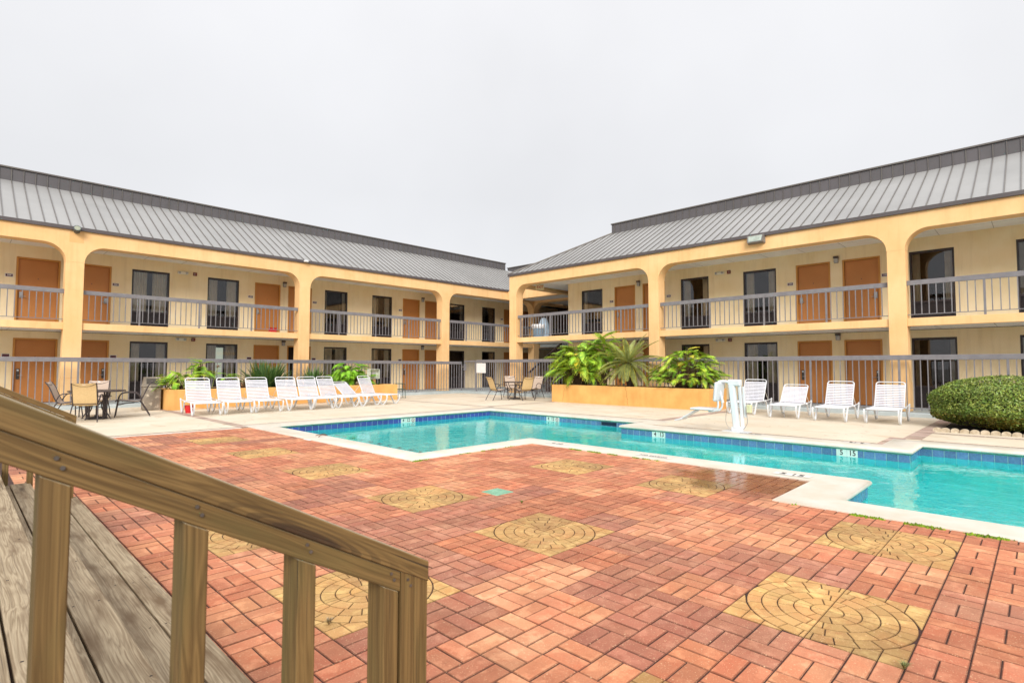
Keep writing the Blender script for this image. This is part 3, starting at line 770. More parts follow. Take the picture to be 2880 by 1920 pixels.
    mb.poly([rp_(roof_lo, -.06), rp_(hi_r, -.06), rp_(top_hi, k_), rp_(roof_lo, k_)])
    mb.poly([(roof_lo, -.06, z0-.03), (hi_r, -.06, z0-.03), (top_hi, k_, z1-.03), (roof_lo, k_, z1-.03)])
    if hip: mb.poly([(hi_r, -.06, z0), (hi_r, 9, z0), (top_hi, 9, z1), (top_hi, k_, z1)])
    rf = mb.build('metal_roof', roof_m, base, fix=False)
    mb = MB(T); x = 3.078+.3155*(-70)
    while x < hi_r:
        if x > roof_lo:
            bm_ = k_ if (not hip or x <= top_hi) else (hi_r-x)
            if bm_ > .1: mb.bar(Vector(rp_(x, -.06))+Vector((0, 0, .012)), Vector(rp_(x, bm_))+Vector((0, 0, .012)), .02, .035)
        x += .3155
    if hip: mb.bar((hi_r, 0, z0+.03), (top_hi, k_, z1+.03), .07, .05)
    mb.build('roof_seam', seam_m, rf)
    if hip:
        mb = MB(T); x = .3
        while x < 9:
            e_ = max(0, k_-x); s0 = (hi_r, x, z0+.012); f_ = min(1, (x)/k_)
            mb.bar(s0, (hi_r-k_*f_, x, z0+(z1-z0)*f_+.012), .02, .035); x += .3155
        mb.build('roof_seam', seam_m, rf)
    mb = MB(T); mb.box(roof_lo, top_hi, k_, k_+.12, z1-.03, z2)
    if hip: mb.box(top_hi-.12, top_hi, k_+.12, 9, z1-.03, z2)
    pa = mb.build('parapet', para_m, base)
    mb = MB(T); x = 3.078+.3155*(-70)
    while x < top_hi:
        if x > roof_lo: mb.box(x-.01, x+.01, k_-.025, k_-.001, z1, z2-.02)
        x += .3155
    mb.build('parapet_seam', seam_m, pa)
    mb = MB(T); mb.box(roof_lo-.02, top_hi+.03, k_-.05, k_+.2, z2, z2+.055, .006)
    if hip: mb.box(top_hi-.2, top_hi+.03, k_+.2, 9, z2, z2+.055, .006)
    mb.build('parapet_cap', seam_m, pa)
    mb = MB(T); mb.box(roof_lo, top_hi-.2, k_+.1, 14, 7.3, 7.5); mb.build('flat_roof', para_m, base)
    # doors
    for fl, (zf, ztop) in enumerate(((ZG, 2.225), (ZF, 4.865))):
        for di, (a, b) in enumerate(doors):
            mb = MB(T); f = .055
            mb.box(a, a+f, depth-.015, depth+.12, zf, ztop, .004); mb.box(b-f, b, depth-.015, depth+.12, zf, ztop, .004); mb.box(a+f, b-f, depth-.014, depth+.12, ztop-f, ztop, .004)
            fo = mb.build('door_frame', dframe_m, base)
            if fl == 0 and (di in dark_low):
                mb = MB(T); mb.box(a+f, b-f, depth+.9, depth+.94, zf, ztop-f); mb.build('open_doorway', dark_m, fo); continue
            mb = MB(T); mb.box(a+f+.004, b-f-.004, depth+.045, depth+.085, zf+.012, ztop-f-.004, .003); d_ = mb.build('door', door_m, base)
            side = lock_side[di]; xl = (a+f+.09) if side < 0 else (b-f-.09)
            zc = zf+.95
            if fl == 0: mb = MB(T); mb.box(xl-.04, xl+.04, depth+.02, depth+.044, zc-.17, zc+.17, .006); lk = mb.build('lock_plate', darksteel_m, d_); mb = MB(T); mb.box(xl-.026, xl+.026, depth+.015, depth+.02, zc+.09, zc+.145); mb.build('lock_display', M('display', '#c9ced0', '#b9bec0', .3), lk)
            else: mb = MB(T); mb.box(xl-.05, xl+.05, depth+.02, depth+.044, zc-.10, zc+.10, .006); lk = mb.build('lock_plate', steel_m, d_)
            mb = MB(T); mb.tube([(xl, depth+.02, zc-.05), (xl, depth-.03, zc-.05), (xl-side*.11, depth-.035, zc-.05)], .011, 8); mb.build('door_handle', steel_m, d_)
            mb = MB(T); mb.lathe([(.012, 0), (.012, .006)], 8); mm = (a+b)/2
            pe = MB(T); pe.box(mm-.012, mm+.012, depth+.04, depth+.045, zf+1.5, zf+1.524); pe.build('peephole', darksteel_m, d_)
    # windows with a louvred grille below
    for fl, (zf, ztop) in enumerate(((ZG, 2.225), (ZF, 4.865))):
        for wi, (a, b) in enumerate(windows):
            mb = MB(T); f = .05
            for q in ((a, a+f, zf, ztop), (b-f, b, zf, ztop), (a+f, b-f, ztop-f-.02, ztop), (a+f, b-f, zf+.60, zf+.66), (a+f, b-f, zf, zf+.04)):
                mb.box(q[0], q[1], depth+.02, depth+.1, q[2], q[3], .003)
            wo_ = mb.build('window_frame', wframe_m, base)
            mb = MB(T); mb.box(a+f, b-f, depth+.055, depth+.062, zf+.66, ztop-f-.02); mb.build('window_glass', glass_m, wo_)
            mb = MB(T); mb.box(a+f, b-f, depth+.085, depth+.095, zf+.04, zf+.6)
            for k in range(17): zz = zf+.06+k*.032; mb.box(a+f+.005, b-f-.005, depth+.055, depth+.084, zz, zz+.012)
            mb.build('grille', ac_m, wo_)
            rnd = random.Random(int(a*10)+fl)
            full = (kind == 'L' and fl == 0 and a > 18)
            op = .5 if full else rnd.choice([.34, .2, .42, .26, .12]); W_ = b-a-2*f
            for s_ in (0, 1):
                mb = MB(T); n = 14; x0 = a+f if s_ == 0 else b-f-W_*op; pts = []
                for k in range(n*2+1):
                    x = x0+W_*op*k/(n*2); pts.append((x, depth+.2+.028*math.sin(k*1.35+rnd.random()*.7)))
                for p, q in zip(pts, pts[1:]): mb.poly([(p[0], p[1], zf+.66), (q[0], q[1], zf+.66), (q[0], q[1], ztop-.06), (p[0], p[1], ztop-.06)])
                mb.build('curtain', dcurtain_m if full else curtain_m, wo_, smooth=60)
    if kind == 'L':
        mb = MB(T); mb.box(7.25, 7.9, depth+.95, depth+.99, ZG+.7, 2.1); q = mb.build('room_glow_panel', M('room_glow', '#dfe6d2', '#d5dcc8', .9), base)
        bs = [n_ for n_ in q.data.materials[0].node_tree.nodes if n_.type == 'BSDF_PRINCIPLED'][0]; bs.inputs['Emission Color'].default_value = (.75, .85, .68, 1); bs.inputs['Emission Strength'].default_value = .45  # panel itself glows, in place of lamps inside the room
        mb = MB(T); mb.box(2.42, 2.78, -.004, -.0005, 5.22, 5.56); mb.build('paint_patch', M('patch_paint', '#e9bb80', '#e2b174', .85), base)
    # room number plates, wall lamps, emergency lights, alarms
    def sign(a, z, s0):
        mb = MB(T); mb.box(a-.085, a+.085, depth-.014, depth-.001, z-.042, z+.042, .004); pl = mb.build('room_number_plate', maroon_m, base)
        mb = MB(T); mb.box(a-.10, a+.10, depth-.006, depth-.0005, z-.055, z+.055, .002); mb.build('plate_border', letter_m, pl)
        if s0: text('lettering', s0, .072, letter_m, T((a, depth-.0155, z)), TR, (0, 0, 1), pl, .0006, bold=.001)
    for a, s0 in plates: sign(a, 4.235, s0); sign(a, 1.66, None)
    for zf in (ZG, ZF):
        for a in lights:
            mb = MB(T); z = zf+2.17; mb.box(a-.075, a+.075, depth-.11, depth-.001, z+.09, z+.16, .01); mb.box(a-.06, a+.06, depth-.02, depth-.001, z-.06, z+.09); wl = mb.build('wall_lamp', lamp_m, base)
            mb = MB(T); mb.box(a-.06, a+.06, depth-.095, depth-.021, z-.06, z+.089, .012); mb.build('lamp_lens', lens_m, wl)
        for a in emer:
            mb = MB(T); z = zf+2.24; mb.box(a-.19, a+.19, depth-.07, depth-.001, z-.06, z+.06, .03); el = mb.build('emergency_light', M('emergency_cream', '#e9e2d2', '#dcd4c2', .4), base)
            for s_ in (-.12, .12):
                mb = MB(lambda p, s_=s_, z=z, a=a: T((a+s_+p[0], depth-.07-p[2], z+p[1]))); mb.lathe([(.042, 0), (.042, .02), (.03, .03)], 14); mb.build('emergency_lamp_head', lens_m, el)
            q = a+.42 if kind == 'L' else a-.36
            mb = MB(T); mb.box(q-.065, q+.065, depth-.05, depth-.001, z-.065, z+.065, .006); al = mb.build('fire_alarm', redsq_m, base)
            mb = MB(T); mb.box(q-.03, q-.005, depth-.056, depth-.0505, z-.035, z+.035); mb.build('strobe', lens_m, al)
    return base, T
DL = [(1.32, 2.43), (2.74, 3.84), (8.78, 9.85), (10.2, 11.27), (16.2, 17.26), (17.62, 18.7), (23.61, 24.7), (25.05, 26.1)]
WL_ = [(-.47, .68), (4.45, 5.65), (6.97, 8.15), (11.91, 13.06), (14.40, 15.55), (19.32, 20.42), (21.79, 22.86)]
LW, TL = wing('L', 'long two storey orange stucco motel wing with arched galleries on the left side', (0, 23.7, 0), -8, 29.0, 1.91,
     [(-5.1, -4.64), (2.355, 2.82), (9.85, 10.305), (17.29, 17.76), (24.25, 24.72)], DL, WL_, -9, 25.33, False, [-1, 1]*4, [2.58, 10.02, 17.45], [6.08],
     [(1.16, '204'), (3.97, '206'), (8.61, '208'), (11.42, '210'), (16.05, '212'), (18.9, '214'), (23.43, '216')], dark_low=(3,))
DR = [(3.58, 4.63), (4.99, 6.05), (11.06, 12.1), (12.47, 13.51)]
WR_ = [(-3.2, -2.05), (-.75, .41), (1.75, 2.83), (6.71, 7.87), (9.2, 10.36), (14.16, 15.33)]
RW, TR_ = wing('R', 'two storey orange stucco motel wing with hipped metal roof end on the right side', (20.4, 5, 0), -8, 16.12, 2.06,
     [(-4.95, -4.48), (2.635, 3.06), (10.21, 10.635), (17.6, 18.04)], DR, WR_, -9, 18.1, True, [-1, 1, -1, 1], [4.8, 12.28], [8.75],
     [(3.45, '232'), (6.24, '230'), (10.89, '228'), (13.67, '226')])
# end beam of the right wing, its floor over the passage
mb = MB(Tloc((20.4, 5, 0))); mb.box(18.82, 24.4, 17.62, 18.02, 5.13, 5.62); mb.build('end_beam', beam_m, RW)
mb = MB(Tloc((20.4, 5, 0))); mb.box(20.4, 24.4, 16.3, 17.6, 5.27, 5.3); mb.build('passage_ceiling', ceil_m, RW)
mb = MB(Tloc((20.4, 5, 0))); mb.box(20.4, 29, 16.3, 16.9, 2.5, ZF); mb.build('passage_floor', walk_m, RW)
mb = MB(Tloc((20.4, 5, 0))); mb.box(18.8, 19.7, 16.12, 17.6, 2.5, ZF); mb.build('corner_floor', walk_m, RW)
# rear wing joining the two
BW = thing('motel_wing', 'shaded orange stucco motel wing at the back behind the corner stairs', 'building', (25, 19, 0)); TB = Tloc((25, 19, 0))
mb = MB(TB); mb.box(22.0, 22.3, 18.03, 21.78, 5.13, 5.62); mb.build('fascia_beam', beam_m, BW)
mb = MB(TB); mb.box(22.3, 27, 16.3, 21.75, 5.27, 5.3); mb.build('upper_ceiling', ceil_m, BW)
mb = MB(TB); mb.box(24.73, 28.9, 18.4, 21.7, 2.5, ZF); mb.build('gallery_floor', walk_m, BW)
mb = MB(TB); mb.box(28.8, 28.98, 16, 23.68, ZG, 5.27); mb.box(22.5, 28.8, 16.2, 16.29, ZG, 5.2); mb.build('wall', M('wall_shade_brown', '#5e4034', '#523529', .9), BW)  # shade of the passage is put into the dark brown wall colour
mb = MB(TB); mb.box(27.0, 28.8, 16.3, 23.65, 5.27, 5.3); mb.build('passage_ceiling', ceil_m, BW)
mb = MB(TB)
xs = [16.3]+[21.79-.56*(1-math.cos(math.pi/2*k/12)) for k in range(12, -1, -1)]
P_ = [(24.25+.0, y, 4.6+.55*math.sqrt(max(0, 1-((.56-(21.79-y))/.56)**2)) if y > 21.79-.56 else 5.15) for y in xs]
for i in range(len(P_)-1):
    for dx in (0, .45):
        a, b = P_[i], P_[i+1]; mb.poly([(a[0]+dx, a[1], a[2]), (b[0]+dx, b[1], b[2]), (b[0]+dx, b[1], 5.268), (a[0]+dx, a[1], 5.268)])
    a, b = P_[i], P_[i+1]; mb.poly([a, b, (b[0]+.45, b[1], b[2]), (a[0]+.45, a[1], a[2])])
mb.build('arched_beam', beam_m, BW, smooth=25)
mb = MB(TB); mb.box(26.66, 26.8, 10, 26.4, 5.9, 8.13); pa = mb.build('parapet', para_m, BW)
mb = MB(TB); y = 10.1
while y < 26.3: mb.box(26.63, 26.659, y, y+.02, 5.95, 8.11); y += .3155
mb.build('parapet_seam', seam_m, pa)
mb = MB(TB); mb.box(26.6, 26.85, 10, 26.43, 8.13, 8.185, .005); mb.build('parapet_cap', seam_m, pa)
mb = MB(TB); mb.box(25.33, 26.6, 25.29, 26.4, 7.4, 7.69); mb.poly([(25.3, 21.73, 5.716), (26.65, 21.73, 5.716), (26.65, 25.29, 7.70), (25.3, 25.29, 7.70)]); mb.build('valley_roof', roof_m, BW, fix=False)
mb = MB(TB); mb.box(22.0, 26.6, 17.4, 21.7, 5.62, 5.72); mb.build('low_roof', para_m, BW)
# stairs in the passage: rising away from the court
ST = thing('stair_flight', 'dark brown open metal staircase rising under the corner gallery', 'staircase', (19.9, 17.5, ZG)); TS_ = Tloc((19.9, 17.5, ZG))
for k in range(14):
    x = 19.95+k*.285; z = ZG+.183*(k+1); mb = MB(TS_); mb.box(x, x+.29, 16.98, 18.02, z-.045, z, .004); mb.build('tread', tread_m, ST)
for y in (16.94, 18.06):
    mb = MB(TS_); mb.bar((19.8, y, ZG+.02), (23.95, y, 2.68), .04, .24); sg_ = mb.build('stringer', stairm, ST)
    mb = MB(TS_); mb.bar((19.75, y, ZG+.93), (23.95, y, 3.58), .06, .09); mb.tube([(19.75, y, ZG), (19.75, y, ZG+.93)], .03, 6); hr = mb.build('handrail', stairm, ST)
    mb = MB(TS_)
    for k in range(30): x = 19.9+k*.14; z = ZG+(x-19.8)*.64; mb.box(x-.008, x+.008, y-.008, y+.008, z, z+.88)
    mb.build('baluster_panel', stairm, hr)
# blue bin with a white bag on the gallery, exit sign, wall fittings
t = thing('waste_bin', 'grey blue round waste bin with white bag liner on the upper corner gallery', 'bin', (19.55, 17.28, ZF))
mb = MB(); mb.lathe([(.235, 0), (.29, .62)], 24); mb.build('bin_body', bluebin_m, t, smooth=40)
mb = MB(); rnd = random.Random(2); mb.lathe([(.305, .47), (.32, .56), (.33, .64), (.30, .68), (.22, .66)], 24); 
mb.v = [v+Vector((rnd.uniform(-.015, .015), rnd.uniform(-.015, .015), rnd.uniform(-.03, .02))) for v in mb.v]; mb.build('bag_liner', bag_m, t, smooth=60)
t = thing('linen_bag', 'translucent light blue plastic bag standing behind the upper gallery waste bin', 'bag', (20.15, 17.45, ZF))
mb = MB(); mb.lathe([(.22, 0), (.28, .3), (.25, .7), (.16, .98), (.05, 1.05)], 18); mb.v = [v+Vector((rnd.uniform(-.02, .02), rnd.uniform(-.02, .02), 0)) for v in mb.v]; mb.build('bag', M('bag_blue', '#b5c9da', '#a3bacd', .3, 6), t, smooth=60)
t = thing('exit_sign', 'cream exit sign with red letters hanging under the corner gallery ceiling', 'sign', (19.45, 17.1, 5.27))
rt = Vector((.72, -.69, 0)).normalized()
mz = Matrix((rt, Vector((0, 0, 1)), rt.cross(Vector((0, 0, 1))))).transposed().to_4x4()
mb = MB(mz); mb.box(-.19, .19, -.27, -.03, -.025, .025, .006); bd = mb.build('sign_box', M('exit_cream', '#efe0b4', '#e2d2a4', .5), t)
mb = MB(mz); mb.box(-.03, .03, -.03, 0, -.02, .02); mb.build('bracket', steel_m, t)
text('lettering', 'EXIT', .19, M('exit_red', '#b5332b', '#a82c26', .5), mz @ Vector((0.01, -.15, .027)), rt, (0, 0, 1), bd, .001, sx=.8, bold=.004)
mb = MB(TB); mb.box(28.75, 28.799, 22.4, 22.8, 4.1, 4.6); mb.build('notice', M('notice_red', '#b3271f', '#a3221c', .5), BW)
# floodlight on the right wing, spot and camera on the left wing
t = thing('floodlight', 'grey box floodlight fixed to the orange beam of the right wing', 'floodlight', (18.34, 6.6, 5.5)); TF = lambda p: Vector(p)
mb = MB(); a = [(-.02, -.27, -.13), (-.02, .27, -.13), (-.02, .27, .15), (-.02, -.27, .15)]; b = [(-.22, -.24, -.10), (-.22, .24, -.10), (-.15, .27, .15), (-.15, -.27, .15)]
ia = [mb.pt(p) for p in a]; ib = [mb.pt(p) for p in b]; mb.face(ia); mb.face(ib[::-1])
for i in range(4): mb.face([ia[i], ib[i], ib[(i+1) % 4], ia[(i+1) % 4]])
mb.build('housing', M('flood_grey', '#7f7a76', '#6b6663', .5), t)
mb = MB(); mb.poly([(-.222, -.2, -.07), (-.222, .2, -.07), (-.168, .22, .12), (-.168, -.22, .12)]); mb.poly([(-.226, -.2, -.07), (-.226, .2, -.07), (-.172, .22, .12), (-.172, -.22, .12)]); mb.build('glass_front', flood_m, t)
mb = MB(); mb.box(-.03, 0, -.06, .06, -.06, .06); mb.build('mount', lamp_m, t)
t = thing('spotlight', 'dark round spotlight under the eave above the first left column', 'spotlight', (2.58, 21.79, 5.55))
mm = Matrix.Rotation(R_(70), 4, 'X') @ Matrix.Rotation(0, 4, 'Z')
mb = MB(Matrix.Translation((0, -.06, .03)) @ Matrix.Rotation(R_(68), 4, 'X')); mb.lathe([(.06, -.06), (.095, .0), (.10, .17), (.085, .175)], 20); mb.build('housing', M('spot_slate', '#3f4a50', '#353f45', .4), t, smooth=40)
mb = MB(Matrix.Translation((0, -.06, .03)) @ Matrix.Rotation(R_(68), 4, 'X')); mb.lathe([(.08, .172), (.078, .178)], 20); mb.build('lens', M('spot_lens', '#a9ad98', '#8c907c', .15, 30), t)
mb = MB(); mb.box(-.05, .05, -.05, 0, .02, .1); mb.build('mount', lamp_m, t)
t = thing('security_camera', 'small white security camera at the eave above the second left column', 'camera', (10.03, 21.72, 5.66))
mb = MB(); mb.box(-.09, .09, -.13, -.02, -.04, .04, .02); mb.build('camera_body', white_m, t); mb = MB(); mb.box(-.02, .02, -.03, .02, .02, .06); mb.build('bracket', lamp_m, t)
mb = MB(); mb.tube([(0, 0, .05), (-.1, .3, .25), (-.2, .9, .6), (-.15, 1.6, 1.0)], .008, 5); mb.build('cable', seam_m, t)
# ---------------------------------------------------------------- pool fence
def fence(label, kind, lo, hi, plane, ztop, posts, skip=None):
    o = thing('metal_fence', label, 'fence', (lo, plane, 0) if kind == 'L' else (plane, lo, 0)); lv = Vector(o.location)
    T = (lambda p: Vector((p[0], plane+p[1], p[2]))-lv) if kind == 'L' else (lambda p: Vector((plane+p[1], p[0], p[2]))-lv)
    mb = MB(T); mb.box(lo, hi, -.022, .022, ztop-.135, ztop, .006); mb.build('top_rail', rail_m, o)
    ps = [lo]+posts+[hi]
    for p in sorted(set(ps)):
        mb = MB(T); mb.box(p-.026, p+.026, -.026, .026, .0, ztop-.136, .004); q = mb.build('post', rail_m, o)
        mb = MB(T); mb.box(p-.06, p+.06, -.06, .06, .0 if plane > 20.9 and kind == 'L' else ZG, .02 if plane < 0 else ZG+.012); mb.build('post_foot', rail_m, q)
    for a, b in zip(sorted(set(ps)), sorted(set(ps))[1:]):
        mb = MB(T); mb.box(a+.027, b-.027, -.012, .012, .22, .245); br = mb.build('bottom_rail', rail_m, o)
        mb = MB(T); n = max(2, int(round((b-a)/.1585)))
        for k in range(1, n): x = a+(b-a)*k/n; mb.box(x-.0115, x+.0115, -.0115, .0115, .246, ztop-.137)
        for k in range(1, n): x = a+(b-a)*k/n; mb.box(x-.0115, x+.0115, -.0115, .0115, .17, .219)
        mb.build('baluster_panel', rail_m, o)
    return o, T
fence('long grey metal pool fence of thin uprights along the left wing walkway', 'L', -6.5, 18.09, 21.2, 1.585, [-4.2, -1.9, .4, 2.69, 4.98, 7.27, 9.7, 12.4, 15.32])
FR, TFR = fence('long grey metal pool fence of thin uprights along the right wing walkway', 'R', -6, 20.08, 18.1, 1.665, [-3.7, -1.6, .6, 2.81, 5.02, 7.19, 9.4, 11.6, 13.85, 16.08, 18.70])
t = thing('fence_gate', 'narrow grey metal gate with lock box at the corner of the pool fence', 'gate', (18.1, 20.13, 0)); lv = Vector(t.location)
mb = MB(Tloc(lv)); mb.box(18.08, 18.12, 20.13, 21.0, 1.56, 1.64, .004); mb.box(18.08, 18.12, 20.13, 21.0, .2, .24); mb.box(18.08, 18.12, 20.13, 20.17, .241, 1.559); mb.box(18.08, 18.12, 20.96, 21.0, .241, 1.559); mb.build('gate_frame', rail_m, t)
mb = MB(Tloc(lv))
for k in range(1, 8): y = 20.15+k*.103; mb.box(18.092, 18.108, y-.008, y+.008, .241, 1.559)
mb.build('baluster_panel', rail_m, t)
mb = MB(Tloc(lv)); mb.box(18.04, 18.078, 20.8, 20.99, 1.13, 1.45, .005); mb.build('lock_box', rail_m, t)
mb = MB(Tloc(lv)); mb.tube([(18.02, 20.97, 1.32), (17.97, 20.97, 1.32)], .03, 10); mb.build('gate_knob', steel_m, t)
t = thing('pool_rules_sign', 'blank white notice board fixed to the fence beside the gate', 'sign', (18.07, 19.7, 1.02)); mb = MB(Tloc((18.07, 19.7, 1.02))); mb.box(18.055, 18.068, 19.37, 20.04, 1.02, 1.50, .003); mb.build('board', letter_m, t)
mb = MB(Tloc((18.07, 19.7, 1.02))); mb.box(18.069, 18.088, 19.68, 19.72, 1.1, 1.42); mb.build('clip', steel_m, t)
t = thing('bucket', 'red square bucket standing on the upper left gallery before the third door', 'bucket', (8.95, 22.2, ZF))
mb = MB(); mb.box(-.13, .13, -.10, .10, 0, .17, .02); mb.build('body', red_m, t); mb = MB(); mb.box(-.14, .14, -.11, .11, .17, .20, .01); mb.build('rim', red_m, t)
# ---------------------------------------------------------------- sun loungers
def make_lounger(name, label, back=62):
    t = thing(name, label, 'sun lounger', group='white strap sun loungers')
    W2 = .325; zs = .335; bl = .70; hx = 1.12; ba = R_(back)
    def rails():
        mb = MB()
        p = [(.06, -W2+.05, zs-.01), (.0, -W2+.12, zs-.012)]
        # side rails joined by the curved foot end
        pts = [(1.80, -W2, zs+.035), (1.2, -W2, zs), (.12, -W2, zs)]+[(.10-.10*math.sin(a), -W2+.10-.10*math.cos(a), zs) for a in (.4, .8, 1.2)]
        pts += [(0, -W2+.12, zs), (0, W2-.12, zs)]+[(.10-.10*math.sin(a), W2-.10+.10*math.cos(a), zs) for a in (1.2, .8, .4)]+[(.12, W2, zs), (1.2, W2, zs), (1.80, W2, zs+.035)]
        mb.tube(pts, .0145, 7); mb.tube([(1.5, -W2, zs+.01), (1.5, W2, zs+.01)], .01, 6)
        return mb.build('side_rails', white_m, t, smooth=50)
    rails()
    for s in (-1, 1):
        y = s*(W2+.012)
        for nm, q in (('front_leg', [(.02, y, zs-.01), (-.005, y, .27), (.02, y, .16), (.10, y, .05), (.17, y, .006), (.215, y, .006), (.25, y, .03), (.44, y, zs+.005)]),
                      ('rear_leg', [(1.18, y, zs), (1.26, y, .29), (1.38, y, .12), (1.48, y, .02), (1.54, y, .006), (1.59, y, .015), (1.65, y, .09), (1.80, y, zs+.06)])):
            mb = MB(); prev = None
            # flat strap leg: ribbon with thickness
            P_ = [Vector(v) for v in q]; rr = []
            fine = []
            for i in range(len(P_)-1):
                for k in range(4): 
                    f = k/4; a0 = P_[max(i-1, 0)]; a1 = P_[i]; a2 = P_[i+1]; a3 = P_[min(i+2, len(P_)-1)]
                    fine.append(.5*((2*a1)+(a2-a0)*f+(2*a0-5*a1+4*a2-a3)*f*f+(3*a1-a0-3*a2+a3)*f**3))
            fine.append(P_[-1])
            for i, p in enumerate(fine):
                tg = (fine[min(i+1, len(fine)-1)]-fine[max(i-1, 0)]).normalized(); n = Vector((-tg.z, 0, tg.x))*.023; w_ = Vector((0, .016, 0))
                rr.append([mb.pt(p-n-w_), mb.pt(p+n-w_), mb.pt(p+n+w_), mb.pt(p-n+w_)])
            for a, b in zip(rr, rr[1:]):
                for j in range(4): mb.face([a[j], a[(j+1) % 4], b[(j+1) % 4], b[j]])
            mb.face(rr[0]); mb.face(rr[-1][::-1]); mb.build(nm, white_m, t, smooth=40)
    mb = MB(); mb.tube([(.3, -W2, .2), (.3, 0, .17), (.3, W2, .2)], .008, 6); mb.build('stretcher', cream_m, t, smooth=50)
    # seat straps
    mb = MB(); x = .045
    while x < 1.08: mb.box(x, x+.042, -W2+.005, W2-.005, zs-.003, zs+.014, .005); x += .0505
    mb.build('seat_straps', strap_m, t)
    # backrest frame and straps
    m = Matrix.Translation((hx, 0, zs+.01)) @ Matrix.Rotation(-ba, 4, 'Y')
    mb = MB(m); w = W2-.02; r = .07
    pts = [(-.02, -w, 0), (bl-r, -w, 0)]+[(bl-r+r*math.sin(a), -w+r-r*math.cos(a), 0) for a in (.4, .8, 1.2)]+[(bl, -w+r, 0), (bl, w-r, 0)]+[(bl-r+r*math.sin(a), w-r+r*math.cos(a), 0) for a in (1.2, .8, .4)]+[(bl-r, w, 0), (-.02, w, 0)]
    mb.tube(pts, .0135, 7); bf = mb.build('backrest_frame', white_m, t, smooth=50)
    mb = MB(m); n = 13
    for k in range(n): x = .015+k*(bl-.085)/n; mb.box(x, x+.032, -w-.004, w+.004, -.002, .017, .004)
    mb.build('back_straps', strap_m, bf)
    mb = MB()
    for s in (-1, 1): q = m @ Vector((.36, s*(w-.02), -.01)); mb.tube([q, (hx+.36*math.cos(ba)+.30, s*(w-.01), zs+.02)], .007, 5)
    mb.build('backrest_prop', cream_m, t)
    return t
lounge = [  # foot centre x,y ; head centre x,y ; label
 ((4.79, 15.93), (4.90, 17.4), 'white sun lounger with a red bucket beneath it, leftmost of the long row'),
 ((5.61, 15.93), (5.71, 17.4), 'white strap sun lounger second from the left in the long row'),
 ((6.43, 15.93), (6.52, 17.4), 'white strap sun lounger third from the left, before the large spiky clump'),
 ((7.36, 15.90), (7.40, 17.4), 'white strap sun lounger fourth from the left, standing tallest in the long row'),
 ((8.10, 15.93), (8.10, 17.4), 'white strap sun lounger fifth from the left, before the smaller spiky clump'),
 ((8.98, 16.0), (8.75, 17.45), 'white strap sun lounger sixth from the left, left of the low reclined one'),
 ((10.0, 16.25), (9.62, 17.6), 'white strap sun lounger with its back reclined lowest in the long row'),
 ((10.86, 16.4), (10.42, 17.85), 'white strap sun lounger at the right end of the long row by the electrical box')]
lounge_r = [((15.42, 6.12), (17.2, 6.2), 'white strap sun lounger partly hidden behind the pool lift', 62), ((15.0, 4.86), (16.8, 5.0), 'white strap sun lounger with lowered back, second from the pool lift', 46),
 ((14.95, 3.78), (16.8, 3.84), 'white strap sun lounger between the low one and the one nearest the bush', 60), ((15.12, 2.72), (16.9, 2.77), 'white strap sun lounger nearest the round clipped bush', 60)]
proto = make_lounger('sun_lounger', lounge[0][2], 64)
low = None
for i, (f, h, lb) in enumerate(lounge):
    rz = math.atan2(h[1]-f[1], h[0]-f[0])
    if i == 0: o = proto; o.location = (f[0], f[1], .004); o.rotation_euler = (0, 0, rz)
    elif i == 6: low = make_lounger('sun_lounger', lb, 38); low.location = (f[0], f[1], .004); low.rotation_euler = (0, 0, rz)
    else: dup(proto, (f[0], f[1], .004), rz, lb)
p60 = p46 = None
for f, h, lb, ba in lounge_r:
    rz = math.atan2(h[1]-f[1], h[0]-f[0])
    if ba == 46: o = make_lounger('sun_lounger', lb, 44); o.location = (f[0], f[1], .004); o.rotation_euler = (0, 0, rz)
    elif p60 is None: p60 = make_lounger('sun_lounger', lb, 60); p60.location = (f[0], f[1], .004); p60.rotation_euler = (0, 0, rz)
    else: dup(p60, (f[0], f[1], .004), rz, lb)
